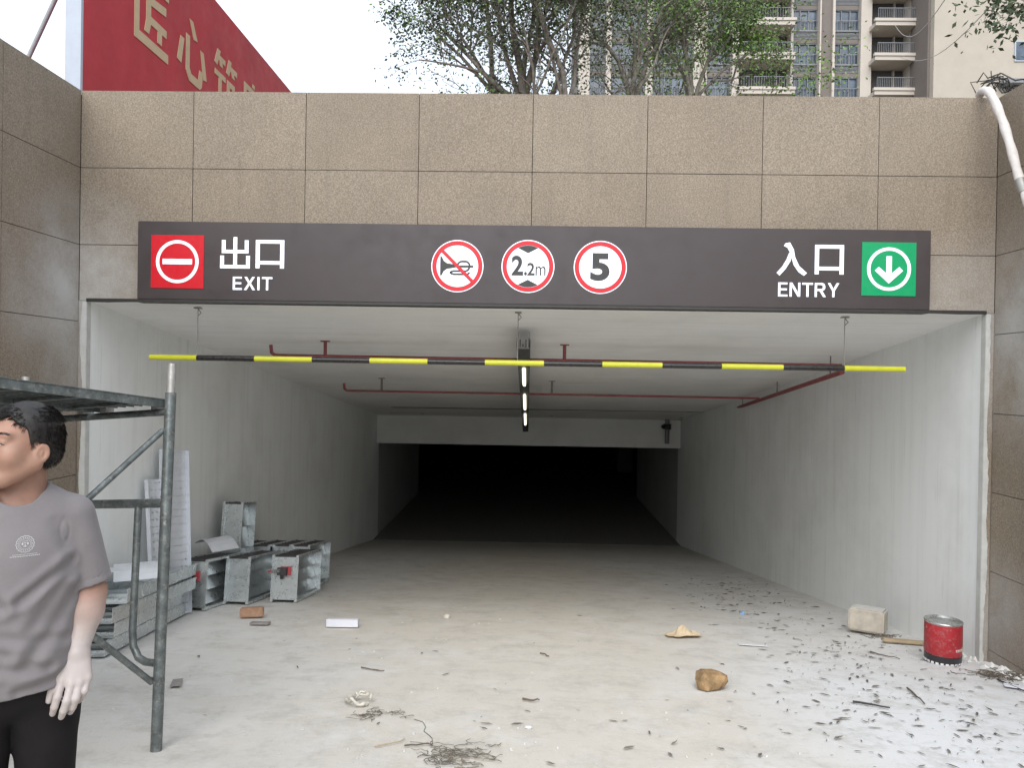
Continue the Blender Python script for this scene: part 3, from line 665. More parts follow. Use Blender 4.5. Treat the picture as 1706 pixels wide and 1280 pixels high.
def tp(px, py, Y=TRY): return at_y(px, py, Y)
base = tp(852, 205); base = (base.x, TRY, UZ)
def stem_set(bpx, tops, Y=TRY, r=.07, split=175):
    out = []; bx = tp(bpx, split, Y)
    for (tx_, ty_, dy) in tops:
        tt = at_y(tx_, ty_, Y+dy); out.append((((bx.x+random.uniform(-.06, .06)), Y+random.uniform(-.1, .1), bx.z), tt, r*random.uniform(.6, 1)))
    out.append(((bx.x, Y, UZ), (bx.x, Y, bx.z+.1), r*1.6)); return out
make_tree('street_tree', 'largest dark leaved tree with many grey limbs, behind the parapet left of the tower', base,
          stem_set(868, [(860, -60, .1), (790, -40, .5), (930, -50, -.4), (700, 20, .3), (880, -90, -.3)]) , [(M['leafd'], .8), (M['leafg'], .2)], 22000, .066, seed=3)
make_tree('street_tree', 'low leaning dark tree at the left end of the tree clump against the sky', (tp(815, 180, 12.6).x, 12.6, UZ),
          stem_set(835, [(730, 40, 0), (690, -30, .2), (760, -70, .3)], 12.6, .05), [(M['leafd'], .7), (M['leafb'], .3)], 16000, .06, seed=11)
make_tree('street_tree', 'slender pale stemmed tree right of the largest tree, in front of the tower edge', (tp(945, 180, 11.5).x, 11.5, UZ),
          stem_set(938, [(955, -70, 0), (985, -40, .2), (925, -20, -.2)], 11.5, .05), [(M['leafd'], .75), (M['leafg'], .25)], 12000, .055, seed=5)
make_tree('street_tree', 'mid green tree with brown trunk in front of the tower', (tp(1052, 180).x, 12.4, UZ),
          stem_set(1052, [(1040, -60, 0), (1100, -40, .3), (1020, 0, .2), (1080, 10, -.2)], 12.4, .055), [(M['leafg'], .7), (M['leafb'], .3)], 15000, .055, seed=8)
make_tree('street_tree', 'bushy green tree with white twigs in front of the tower balconies', (tp(1160, 180).x, 13.0, UZ),
          stem_set(1150, [(1130, -50, 0), (1195, 10, .3), (1225, 60, .2), (1180, -60, -.2), (1110, 40, 0)], 13.0, .05), [(M['leafg'], .75), (M['leafb'], .25)], 17000, .055, seed=13)
bright = at_y(1243, 72, 13.5)
make_tree('sapling', 'small bright green sapling right of the bushy tree', (bright.x, 13.5, UZ),
          [((bright.x-.5, 13.5, UZ), (bright.x-.1, 13.5, bright.z-.35), .03), ((bright.x-.25, 13.5, bright.z-.7), (bright.x, 13.5, bright.z+.1), .02)], [(M['leafb'], 1.)], 6000, .07, seed=21, depth=2, clump=.3)
cb = at_y(1735, -8, 8.6)
make_tree('overhanging_tree', 'dark narrow leaved tree hanging over the top right corner', (cb.x+.9, 8.6, UZ),
          [((cb.x+.9, 8.6, UZ), (cb.x+.7, 8.6, cb.z+.4), .08), ((cb.x+.75, 8.6, cb.z+.3), (cb.x-.15, 8.5, cb.z-.02), .03), ((cb.x+.7, 8.7, cb.z+.35), (cb.x+.05, 8.5, cb.z-.15), .03)], [(M['leafd'], 1.)], 3000, .08, group=None, seed=31, depth=2, clump=.35)

# ------------------------------------------------------------------ pipe and wire tangle over the right wall
P = [at_y(1632, 158, 6.95), at_y(1638, 151, 6.8), at_y(1650, 156, 6.62), at_y(1668, 195, 6.5), at_y(1684, 245, 6.35), at_y(1699, 300, 6.2), at_y(1716, 345, 6.05), at_y(1740, 420, 5.8)]
P = [Vector((min(p.x, XR-.06), p.y, p.z)) for p in P]
pts = []
for i in range(len(P)-1):
    for j in range(6):
        t_ = j/6; a, b_, c_, d_ = P[max(i-1, 0)], P[i], P[i+1], P[min(i+2, len(P)-1)]
        pts.append(.5*((2*b_)+(-a+c_)*t_+(2*a-5*b_+4*c_-d_)*t_*t_+(-a+3*b_-3*c_+d_)*t_**3))
ph = thing('wrapped_pipe', 'white foam wrapped pipe hanging over the corner of the right wall', 'pipe', P[0][:])
MB().tube(pts, [.035+.003*math.sin(i*1.3) for i in range(len(pts))], 12).build('foam_sleeve', M['foam'], ph)
MB().tube(pts[30:34], .039, 12).build('tape_band', M['wire'], ph)
wt = thing('wire_tangle', 'tangle of dark wires lying on top of the right wall corner', 'wires', at_y(1660, 150, 7.0)[:])
rw = random.Random(4)
for k in range(9):
    a = at_y(1618+rw.uniform(0, 40), 150+rw.uniform(-14, 4), 7.0); m = MB(); pts = [a]
    tgt = at_y(1706+rw.uniform(0, 20), 128+rw.uniform(0, 18), 6.7)
    for i in range(1, 9): q = a.lerp(tgt, i/8); pts.append(q+Vector((rw.gauss(0, .015), rw.gauss(0, .05), rw.gauss(0, .035)+.06*math.sin(i*.4*math.pi/1.6))))
    m.tube(pts, .006, 6); m.build('wire', M['dark'], wt)
m = MB(); m.tube([at_y(1660, 152, 7.), at_y(1652, 138, 7.), at_y(1651, 118, 7.)], .005, 5); m.build('wire', M['dark'], wt)
m = MB(); m.tube([at_y(1627, 157, 7.), at_y(1617, 137, 7.), at_y(1645, 134, 7.), at_y(1672, 140, 7.)], .005, 5); m.build('wire', M['dark'], wt)
for i, (a, b_) in enumerate((((1500, 95), (1720, -70)), ((1490, 40), (1600, -40)))):
    o = MB(); A, B = at_y(*a, 40), at_y(*b_, 15); o.tube([A.lerp(B, t_/12)+Vector((0, 0, -.9*math.sin(math.pi*t_/12))) for t_ in range(13)], .012, 5)
    tag(o.build('overhead_cable', M['wire']), ['thin cable crossing the plain building wall', 'thin cable crossing the tower balconies higher up'][i], 'cable', 'overhead cables')

# ------------------------------------------------------------------ scaffold (stands square to the ramp)
sb = on_floor(260, 1252)
Nn = Vector((-.040, .142, 1)).normalized()
d1 = Vector((-.95, .31, 0)); d1 = (d1 - Nn*d1.dot(Nn)).normalized(); d2 = Nn.cross(d1).normalized()
if d2.y > 0: d2 = -d2
sc = thing('scaffold_tower', 'grey steel frame scaffold with boards standing behind the man at left', 'scaffold', sb[:])
def SPt(a, b_, h): return sb + d1*a + d2*b_ + Nn*h
FW, FD, HH = 1.15, 1.75, 1.93
for k in (0, 1):
    for j in (0, 1):
        MB().tube([SPt(FW*j, FD*k, 0), SPt(FW*j, FD*k, HH+.03)], .030, 16).build('post', M['scaf'], sc)
        MB().tube([SPt(FW*j, FD*k, HH+.03), SPt(FW*j, FD*k, HH+.20)], .023, 14).build('coupling_pin', M['scafend'], sc)
    HM = 1.33
    MB().tube([SPt(.02, FD*k, HM), SPt(FW-.02, FD*k, HM)], .026, 12).build('cross_tube', M['scaf'], sc)
    MB().tube([SPt(.02, FD*k, HH-.08), SPt(FW-.02, FD*k, HH-.08)], .021, 12).build('cross_tube', M['scaf'], sc)
    for a_, s_ in ((.20, 1), (FW-.20, -1)):
        e = 0.01 if s_ > 0 else FW-.01
        MB().tube([SPt(a_, FD*k, HM), SPt(a_, FD*k, .62), SPt(a_-s_*.01, FD*k, .54), SPt(a_-s_*.05, FD*k, .48), SPt(a_-s_*.10, FD*k, .46), SPt(e, FD*k, .455)], .021, 10).build('inner_tube', M['scaf'], sc)
for j in (0, 1):
    for (h0, h1) in ((1.74, .38), (.36, 1.74)):
        m = MB(); m.tube([SPt(FW*j, .02, h0)+d1*(.03-.06*j), SPt(FW*j, FD-.02, h1)+d1*(.045-.06*j+(.0 if h0 > h1 else .02))], .017, 10); m.build('cross_brace', M['scaf'], sc)
    for k in (0, 1):
        for h in (1.74, .37): MB().tube([SPt(FW*j, FD*k, h)-d1*.03, SPt(FW*j, FD*k, h)+d1*.06], .013, 8).build('brace_pin', M['scaf'], sc)
for k in range(2):
    a0 = .03+k*.56
    bd = MB(); z0_ = HH-.055
    def bx(a, b_, c_, d_, e, f): # board local box in scaffold frame
        vs = [SPt(x, y, z) for x, y, z in ((a, c_, e), (b_, c_, e), (b_, d_, e), (a, d_, e), (a, c_, f), (b_, c_, f), (b_, d_, f), (a, d_, f))]
        return vs
    F6 = [(0,3,2,1),(4,5,6,7),(0,1,5,4),(1,2,6,5),(2,3,7,6),(3,0,4,7)]
    bd.add(bx(a0, a0+.52, -.02, FD+.02, z0_+.045, z0_+.05), F6)
    for i in range(9): bd.add(bx(a0+.004+i*.0630, a0+.012+i*.0630, -.02, FD+.02, z0_+(0 if i in (0, 8) else .02), z0_+.0445), F6)
    for i in range(5): bd.add(bx(a0+.013, a0+.507, .15+i*.36, .18+i*.36, z0_+.006, z0_+.018), F6)
    o = bd.build('board', M['scaf'], sc)
    for b0 in (-.02, FD+.0):
        for aa in (a0+.06, a0+.44):
            m = MB(); m.add(bx(aa, aa+.04, b0-.03, b0+.03, z0_-.03, z0_+.047), F6); m.build('hook', M['scafend'], o)

# ------------------------------------------------------------------ fire dampers and galvanised goods
def damper(L, H, Wd, act, label, blades=3):
    t = thing('duct_damper', label, 'duct damper', (0, 0, 0), 'galvanised duct dampers by the left wall')
    m = MB(); th = .004
    m.box((0, 0, .03), (Wd, th, H-.03)); m.build('end_plate', M['galv'], t, False)
    MB().box((0, L-th, .03), (Wd, L, H-.03)).build('end_plate', M['galv'], t, False)
    MB().box((0, 0, H-.028), (Wd, L, H-.024)).build('top_casing', M['galvd'], t, False)
    MB().box((0, 0, .024), (Wd, L, .028)).build('bottom_casing', M['galvd'], t, False)
    # flanges round the two openings
    for x in (-.004, Wd-.028):
        f = MB(); f.box((x, -.014, 0), (x+.032, -.0005, H)); f.box((x, L+.0005, 0), (x+.032, L+.014, H)); f.box((x, 0, H-.0235), (x+.032, L, H)); f.box((x, 0, 0), (x+.032, L, .0235))
        f.build('flange', M['galv'], t, False)
    for x in (.0, Wd-.012):
        pass
    MB().box((.03, .0, H-.0235), (Wd-.03, L, H-.010)).build('top_gasket', M['gasket'], t, False)
    nb2 = blades
    for i in range(nb2):
        z = .04+(H-.08)*(i+.5)/nb2; m = MB(); hh = (H-.08)/nb2*.42
        hh *= 1.12; xa_, xb_ = Wd*.80, Wd*.62; m.add([(xa_, .01, z-hh), (xb_, .01, z+hh), (xb_, L-.01, z+hh), (xa_, L-.01, z-hh), (xa_-.004, .01, z-hh), (xb_-.004, .01, z+hh), (xb_-.004, L-.01, z+hh), (xa_-.004, L-.01, z-hh)],
              [(0, 1, 2, 3), (7, 6, 5, 4), (0, 4, 5, 1), (1, 5, 6, 2), (2, 6, 7, 3), (3, 7, 4, 0)]); m.build('blade', M['galvd'], t, False)
        MB().tube([(Wd*.5, -.006, z), (Wd*.5, .0, z)], .010, 8).build('spindle_boss', M['swhite_dull'], t, False)
    if act:
        zc = H*.66
        a = MB().box((Wd*.34, -.03, zc-.05), (Wd*.74, -.0005, zc+.055)).build('actuator_plate', M['redact'], t, False)
        MB().box((Wd*.26, -.075, zc-.045), (Wd*.62, -.0305, zc+.045)).build('actuator_housing', M['gasket'], a, False)
        MB().tube([(Wd*.06, -.055, zc+.0), (Wd*.40, -.085, zc+.01)], .022, 10).build('actuator_motor', M['tin'], a, False)
        MB().tube([(Wd*-.10, -.055, zc+.0), (Wd*.06, -.055, zc+.0)], .012, 8).build('red_lever', M['redact'], a, False)
        MB().tube([(Wd*.45, -.07, zc-.045), (Wd*.45, -.06, zc-.085)], .022, 10).build('cable_gland', M['gasket'], a, False)
    else:
        for i in range(3): pass
    return t
M['swhite_dull'] = pm('zinc_boss', (.6, .6, .58), .4, .5)
SL = math.atan(.142)
def place(t, px, py, rz=0, extra_z=0, x=None, y=None):
    p = on_floor(px, py) if x is None else Vector((x, y, floor_z(y)))
    t.location = (p.x, p.y, p.z+extra_z+.012); t.rotation_euler = (-SL, 0, rz); return t
place(damper(.95, .56, .33, True, 'galvanised duct damper with red actuator, leftmost of the front row', 3), 0, 0, -.04, x=-3.93, y=8.42)
place(damper(1.0, .55, .29, False, 'galvanised duct damper with plain end plate between the two with actuators', 3), 0, 0, -.03, x=-3.58, y=8.90)
place(damper(1.0, .56, .32, True, 'galvanised duct damper with black and silver actuator, right end of the front row', 3), 0, 0, -.01, x=-3.10, y=9.12)
spots = [(-3.97, 9.95, .0, 'duct damper with dark top edge in the back row, nearest the left wall'), (-3.71, 10.05, .0, 'duct damper with dark top edge in the back row, behind the plain front damper'), (-3.45, 10.15, .0, 'duct damper with dark top edge in the back row, second from its right end'), (-3.20, 10.18, -.02, 'duct damper with dark top edge at the right end of the back row')]
bsrc = None
for i, (x, y, rz, lb) in enumerate(spots):
    if bsrc is None: bsrc = damper(1.0, .60, .25, False, lb); t = bsrc
    else: t = copy_tree(bsrc)
    t['label'] = lb; place(t, 0, 0, rz, x=x, y=y)
# one taller damper stands upright behind the front row
t = damper(.42, 1.18, .26, False, 'tall galvanised duct damper standing upright above the others', 4)
place(t, 0, 0, -.03, x=-3.89, y=9.44)

def perforated(L, Wd, label, name='perforated_tray', mat='galvw', rim=.05, rows=None):
    t = thing(name, label, 'cable tray', (0, 0, 0), 'galvanised trays against the left wall')
    # base sheet with two rows of slots cut out, built as a lattice of strips
    m = MB(); nx = max(4, int(Wd/.055)); ny = int(L/.075)
    cw, ch = Wd/nx, L/ny; gx, gy = cw*.0, ch*-.12
    for i in range(nx+1):
        x = i*cw; m.box((max(0, x-(cw-gx)/2*.72), 0, 0), (min(Wd, x+(cw-gx)/2*.72), L, .002))
    for j in range(ny+1):
        y = j*ch; m.box((0, max(0, y-(ch-gy)/2*.7), .0021), (Wd, min(L, y+(ch-gy)/2*.7), .0035))
    m.build('base_sheet', M[mat], t, False)
    for x in (0, Wd-.003): MB().box((x, 0, .0036), (x+.003, L, rim)).build('side_rail', M[mat], t, False)
    return t
def lean(t, foot, top_at_wall, along):
    "local y goes from the foot up to the wall, local x runs along the wall"
    foot, tp_ = Vector(foot), Vector(top_at_wall); yv = (tp_-foot).normalized(); xv = Vector(along); xv = (xv-yv*xv.dot(yv)).normalized(); zv = xv.cross(yv)
    t.matrix_world = Matrix(((xv.x, yv.x, zv.x, foot.x), (xv.y, yv.y, zv.y, foot.y), (xv.z, yv.z, zv.z, foot.z), (0, 0, 0, 1))); return t
def fl(x, y): return Vector((x, y, floor_z(y)+.012))
f0 = fl(-3.80, 7.80)
lean(perforated(1.78, .40, 'wide perforated galvanised tray leaning against the left wall behind the post'), f0, (-3.975, 8.06, f0.z+1.74), (.30, .95, -.142))
f0 = fl(-3.82, 7.62)
lean(perforated(1.45, .24, 'narrow pale tray leaning against the left wall left of the wide one', mat='galvw'), f0, (-3.975, 7.76, f0.z+1.42), (.30, .95, -.142))
def trough(L, Wd, Hh, label):
    t = thing('cable_tray', label, 'cable tray', (0, 0, 0), 'long galvanised trays stacked on the floor')
    MB().box((0, 0, 0), (Wd, L, .003)).build('base_sheet', M['galvd'], t, False)
    for x in (0, Wd-.003): MB().box((x, 0, .0031), (x+.003, L, Hh)).box((x-.004, 0, Hh-.012), (x+.016, L, Hh-.009+.003)).build('side_rail', M['galv'], t, False)
    for i in range(int(L/.3)): MB().box((.004, .1+i*.3, .004), (Wd-.004, .14+i*.3, .03)).build('rung', M['galvd'], t, False)
    return t
tdir = Vector((-3.66, 8.3, 0))-Vector((-3.36, 6.02, 0)); ang = math.atan2(-tdir.x, tdir.y)
for i in range(4):
    t = trough(2.15, .42, .125, ['long galvanised tray at the bottom of the stack behind the scaffold post', 'long galvanised tray second from the floor in the stack behind the man', 'long galvanised tray second from the top of the stack behind the man', 'long galvanised tray on top of the stack beside the leaning trays'][i])
    p = fl(-3.84+.02*i, 6.02+[0, .10, .04, .22][i]); t.location = (p.x, p.y, p.z+.132*i); t.rotation_euler = (-SL, 0, ang+[0, .02, -.015, .03][i])
def sheet(name, label, c, w, l, rz, tilt, mat, cat, bend=.1, th=.003, group=None):
    m = MB(); n = 6; vs = []
    for j in range(n+1):
        for i in range(2):
            x = (i-.5)*w; y = (j/n-.5)*l; z = bend*math.sin(j/n*math.pi)*l
            vs += [(x, y, z), (x, y, z+th)]
    fs = []
    for j in range(n):
        a = 4*j; fs += [(a+1, a+3, a+7, a+5), (a+2, a, a+4, a+6), (a, a+1, a+5, a+4), (a+3, a+2, a+6, a+7)]
    fs += [(0, 2, 3, 1), (4*n+2, 4*n, 4*n+1, 4*n+3)]
    m.add(vs, fs); o = m.build(name, mat); o.location = c; o.rotation_euler = (tilt, 0, rz); tag(o, label, cat, group); return o
c0 = fl(-3.72, 7.15)+Vector((0, 0, .58))
sheet('metal_sheet', 'pale folded metal sheet lying on the stacked trays beside the leaning trays', c0, .40, .36, .5, R(14), M['galvw'], 'metal sheet', .14)
c0 = fl(-3.78, 6.55)+Vector((0, 0, .60))
sheet('metal_sheet', 'white folded metal sheet on the stacked trays nearest the man', c0, .35, .40, -.3, R(8), M['galvw'], 'metal sheet', .12)
c0 = fl(-3.72, 9.0)+Vector((0, 0, .68))
sheet('metal_sheet', 'bent silver sheet lying on the dampers before the upright one', c0, .34, .42, .9, R(6), M['galvw'], 'metal sheet', .22)

# ------------------------------------------------------------------ small things on the ground
def lump(name, label, cat, c, size, mat, seed=0, rough=.35, flat=False, rz=0, sub=3):
    bm = bmesh.new(); bmesh.ops.create_icosphere(bm, subdivisions=sub, radius=1)
    for v in bm.verts:
        p = v.co.copy(); n = mnoise.noise(p*1.3+Vector((seed, 0, 0)))*rough + mnoise.noise(p*3.5+Vector((0, seed, 0)))*rough*.45
        q = Vector([math.copysign(abs(x)**.9, x) for x in p]); v.co = Vector((q.x*size[0], q.y*size[1], q.z*size[2]))*(.82+n)
        if v.co.z < -size[2]*.6: v.co.z = -size[2]*.6
    me = bpy.data.meshes.new(name); bm.to_mesh(me); bm.free(); me.materials.append(mat)
    for p in me.polygons: p.use_smooth = not flat
    o = bpy.data.objects.new(name, me); col.objects.link(o); o.location = (c[0], c[1], c[2]+size[2]*.6); o.rotation_euler = (-SL, 0, rz); return tag(o, label, cat)
def of(px, py): p = on_floor(px, py); return p
lump('rock', 'rough brown rock lying alone on the pale concrete', 'rock', of(1187, 1150)+Vector((0, .06, 0)), (.14, .12, .08), M['rock'], 23, .50, True, sub=2)
def block(name, label, cat, px, py, w, l, h, rz, mat, topmat=None, bv=.01):
    p = of(px, py); m = MB(); m.box((-w/2, -l/2, 0), (w/2, l/2, h)); o = m.build(name, [mat, topmat or mat]); bevel(o, bv, 2)
    if topmat:
        for q in o.data.polygons:
            if q.normal.z > .7: q.material_index = 1
    o.location = (p.x, p.y+l/2*.5, p.z+.008); o.rotation_euler = (-SL, 0, rz); return tag(o, label, cat)
block('stone_block', 'dusty concrete block on the floor near the right wall', 'block', 1452, 1057, .34, .36, .235, -.55, M['block'], M['blocktop'], .018)
block('wood_offcut', 'flat wooden offcut between the concrete block and the paint can', 'wood', 1508, 1075, .40, .09, .035, -.22, M['wood'])
block('brick', 'broken orange brick in front of the duct dampers', 'brick', 418, 1031, .24, .12, .10, .25, M['brick'])
block('slab_piece', 'flat grey slab piece in front of the orange brick', 'slab', 432, 1043, .19, .10, .02, .05, M['slab'], bv=.003)
block('white_carton', 'small white carton lying on the floor right of the duct dampers', 'carton', 570, 1047, .32, .09, .075, .02, M['paper'], bv=.003)
block('metal_offcut', 'thin grey metal offcut on the ground right of the scaffold post', 'metal piece', 289, 1145, .07, .20, .006, .35, M['slab'], bv=.001)
block('white_strip', 'flat white strip on the ground left of the scattered leaves', 'strip', 1255, 1078, .26, .07, .006, -.15, M['canwht'], bv=.001)
block('paper_scrap', 'white paper scrap at the foot of the right wall', 'paper', 1700, 1150, .18, .12, .004, -.5, M['paper'], bv=.001)
lump('crumpled_scrap', 'crumpled white scrap on the floor far left of the brown rock', 'paper', of(744, 1030), (.035, .03, .03), M['plastic'], 8, .5, True, sub=2)
lump('crumpled_scrap', 'tiny crumpled white scrap in the foreground right of the needle heaps', 'paper', of(880, 1215), (.025, .018, .014), M['canwht'], 12, .5, True, sub=2)
lump('blue_scrap', 'small blue scrap among the leaves before the right wall', 'plastic', of(1237, 1025), (.03, .02, .03), M['blue'], 5, .5, True, sub=2)
# crumpled cardboard
m = MB(); rr_ = random.Random(2); n = 9
g = [[(( i-4)*.045+rr_.gauss(0, .006), (j-3)*.04+rr_.gauss(0, .006), max(.004, .10*math.exp(-((i-4)**2)/2.2-((j-3)**2)/5)+rr_.gauss(0, .008))) for i in range(n)] for j in range(7)]
m.add([p for r__ in g for p in r__], [(j*n+i, j*n+i+1, (j+1)*n+i+1, (j+1)*n+i) for j in range(6) for i in range(n-1) if not (i in (0, n-2) and j in (0, 5))])
o = m.build('cardboard_scrap', M['card']); o.location = of(1141, 1064)+Vector((0, .08, .01)); o.rotation_euler = (-SL, 0, .2); tag(o, 'crumpled tan cardboard scrap up the ramp from the brown rock', 'cardboard')
# pale plastic loop
m = MB(); pts = [(.075*math.cos(a_)*(1+.2*math.sin(3*a_)), .10*math.sin(a_)*(1+.15*math.cos(2*a_)), .02+.018*math.sin(2*a_)+.01*math.sin(5*a_)) for a_ in np.linspace(0, 6.0, 40)]
m.tube(pts, [.008+.006*math.sin(i*.9)**2 for i in range(40)], 7); m.tube([(x*.6+.01, y*.55+.03, z+.02) for x, y, z in pts[5:30]], .008, 6)
o = m.build('plastic_wrap', M['plastic']); o.location = of(594, 1178)+Vector((0, .06, 0)); o.rotation_euler = (-SL, 0, .2); tag(o, 'twisted loop of clear plastic wrap on the ground in front', 'plastic')
def strands(name, label, px, py, n, rx, ry, L, mat, seed, cat='plant litter', r_=.0028):
    rnd = random.Random(seed); c = of(px, py); m = MB()
    for k in range(n):
        x, y = rnd.gauss(0, rx), rnd.gauss(0, ry); a_ = rnd.gauss(0, .7)+(math.pi if rnd.random() < .5 else 0); l = L*rnd.uniform(.4, 1.2); cur = rnd.gauss(0, 2.2)
        p = []
        for i in range(5):
            t_ = i/4; an = a_+cur*t_*.6; xx = x+math.cos(an)*l*t_; yy = y+math.sin(an)*l*t_*.8; p.append((xx, yy, -.142*yy+.006+rnd.uniform(0, .012)))
        m.tube(p, r_*rnd.uniform(.6, 1.3), 4)
    o = m.build(name, mat); o.location = c; return tag(o, label, cat, None, 'stuff')
strands('needle_litter', 'small heap of dry needles behind the foreground crack', 628, 1194, 38, .07, .035, .10, M['straw'], 5, r_=.0019)
strands('needle_litter', 'larger heap of dry needles at the bottom edge of the picture', 760, 1262, 95, .095, .09, .12, M['straw'], 6, r_=.0020)
strands('needle_litter', 'dry litter against the foot of the concrete block', 1470, 1062, 60, .07, .05, .07, M['leaf_dry'], 7)
strands('needle_litter', 'dry twigs and litter along the foot of the right wall', 1672, 1128, 120, .14, .10, .12, M['twig'], 9)
def crack():
    P_ = [(812, 1200), (838, 1206), (858, 1213), (862, 1222), (868, 1235)]
    P_ = [(690, 1200), (705, 1205), (709, 1213), (706, 1220), (714, 1226), (720, 1232), (721, 1243)]
    m = MB(); pts = [of(*p)+Vector((0, 0, .004)) for p in P_]; m.tube(pts, .0020, 4); tag(m.build('dark_thread', M['straw']), 'thin dark thread lying zigzag above the larger needle heap', 'thread')
crack()
def stick(label, a, b_, r_=.005, mat='twig', name='twig', bend=.01):
    A, B = of(*a)+Vector((0, 0, r_+.006)), of(*b_)+Vector((0, 0, r_+.006)); m = MB(); rn = random.Random(int(a[0]))
    pts = [A.lerp(B, t_/5)+Vector((rn.gauss(0, bend*.4), rn.gauss(0, bend), abs(rn.gauss(0, bend*.3)))) for t_ in range(6)]
    m.tube(pts, [r_*(1-.08*i) for i in range(6)], 6); return tag(m.build(name, M[mat]), label, 'twig', 'twigs lying on the concrete')
stick('thin twig on the concrete in line with the white carton, toward the camera', (601, 1116), (640, 1120), .006)
stick('short stubby twig right of the tiny white scrap, above it', (870, 1170), (900, 1171), .008)
stick('short twig left of the cardboard scrap', (900, 1091), (914, 1096), .007)
stick('long pale straw left of the larger needle heap', (624, 1248), (676, 1236), .004, 'wood')
stick('thick bent dark stick among the leaves in the right foreground', (1420, 1173), (1482, 1184), .009, 'dark', bend=.006)
stick('forked grey twig below the paint can among the leaves', (1512, 1150), (1540, 1176), .007)
stick('long dark stick at the foot of the right wall', (1662, 1136), (1708, 1156), .008, 'dark', bend=.002)
stick('slim twig left of the paint can near the wooden offcut', (1452, 1090), (1500, 1101), .006)
stick('dark twig lying left of the larger needle heap', (674, 1247), (722, 1243), .005)
# fallen leaves
rnd = random.Random(12); m = MB()
clusters = [(1215, 985, 45, 14, 170), (1250, 1015, 60, 16, 90), (1320, 1040, 70, 16, 60), (1400, 1095, 70, 25, 120), (1480, 1120, 90, 30, 130), (1560, 1190, 110, 45, 120), (1450, 1200, 110, 45, 60), (1640, 1240, 80, 40, 50), (1180, 1010, 50, 20, 30), (1290, 1180, 90, 40, 22), (900, 1120, 220, 80, 26), (560, 1080, 150, 60, 20), (1100, 1230, 120, 30, 12), (1380, 1085, 25, 8, 30), (1130, 950, 25, 6, 30)]
for (cx, cy_, sx_, sy_, n) in clusters:
    for _ in range(n):
        px, py = rnd.gauss(cx, sx_), rnd.gauss(cy_, sy_)
        p = on_floor(px, py)
        if abs(p.x) > 3.9 or p.y < 2.5 or p.y > 19 or py < 915: continue
        L = (.018+.085*rnd.random()**1.7)*(1. if p.y < 8 else 1.1); w = L*rnd.uniform(.10, .28)
        if rnd.random() < .12: continue
        a_ = rnd.uniform(0, 6.28)
        ca, sa = math.cos(a_), math.sin(a_); cu2 = rnd.uniform(.0, .13)*L; vs = []
        for (u, v, h) in ((0, 0, .2), (.3, 1, 1), (.7, .9, .8), (1, 0, rnd.uniform(0, 1.5)), (.7, -.9, rnd.uniform(.2, 1.)), (.3, -1, rnd.uniform(.3, 1.2)), (.5, 0, 0)):
            x = (u*L)*ca-(v*w*.5)*sa; y = (u*L)*sa+(v*w*.5)*ca
            vs.append((p.x+x, p.y+y, p.z-.142*y+.008+h*cu2))
        m.add(vs, [(0, 6, 1), (1, 6, 2), (2, 6, 3), (3, 6, 4), (4, 6, 5), (5, 6, 0)])
m.build('fallen_leaves', M['leaf_dry'], kind='stuff')['label'] = 'small dark fallen leaves and crumbs scattered over the right side of the ramp'
# pebbles and plaster crumbs
m = MB(); rnd = random.Random(5)
for _ in range(170):
    px, py = rnd.uniform(150, 1690), rnd.uniform(930, 1279); p = on_floor(px, py)
    if abs(p.x) > 3.95: continue
    s_ = rnd.uniform(.002, .007); m.box((p.x-s_, p.y-s_, p.z), (p.x+s_*rnd.uniform(.5, 1.6), p.y+s_, p.z+.003+s_*.7))
m.build('plaster_crumbs', M['blocktop'], kind='stuff')['label'] = 'fine plaster crumbs scattered over the ramp'
# plaster dust banked up along the foot of the right jamb
m = MB(); rnd = random.Random(6)
for _ in range(60):
    y = rnd.uniform(6.0, 7.3); x = XR-.02-abs(rnd.gauss(0, .09)); s_ = rnd.uniform(.01, .035)
    m.add([(x-s_, y-s_, floor_z(y)), (x+s_, y-s_, floor_z(y)), (x+s_, y+s_, floor_z(y)), (x-s_, y+s_, floor_z(y)), (x+rnd.gauss(0, .004), y, floor_z(y)+s_*1.1)], [(0, 1, 4), (1, 2, 4), (2, 3, 4), (3, 0, 4)])
m.build('plaster_debris', M['blocktop'], kind='stuff')['label'] = 'broken plaster lumps along the foot of the right wall'

# paint can
pc = on_floor(1581, 1108); pc.y += .10; pc.z = floor_z(pc.y)+.012
can = thing('paint_can', 'red and black paint can standing near the right wall', 'can', pc[:])
CR, CHh = .150, .36
def lathe(prof, n=40):
    m = MB(); vs = [(r_*math.cos(2*math.pi*k/n), r_*math.sin(2*math.pi*k/n), z) for r_, z in prof for k in range(n)]
    m.add(vs, [(i*n+k, i*n+(k+1) % n, (i+1)*n+(k+1) % n, (i+1)*n+k) for i in range(len(prof)-1) for k in range(n)], 0, True); return m
lathe([(CR*.98, .075), (CR, .08), (CR*1.0, CHh-.03), (CR*.985, CHh-.02)]).build('red_body', M['canred'], can, False)
lathe([(CR-.01, .0), (CR*.985, .004), (CR*.985, .0745)]).build('black_base', M['canblk'], can, False)
lathe([(CR*.985, CHh-.02), (CR*1.03, CHh-.012), (CR*1.03, CHh), (CR*.96, CHh), (CR*.95, CHh-.02), (CR*.93, CHh-.02), (.001, CHh-.022)]).build('lid', M['tin'], can, False)
m = MB()
for k in range(24):
    a_ = 2*math.pi*k/24; q = Matrix.Rotation(a_, 4, 'Z')
    m.box((-.012, -CR*1.003, .002), (.012, -CR*.97, .020), 0, q)
m.build('white_scallops', M['canwht'], can, False)
m = MB(); x0 = -.10
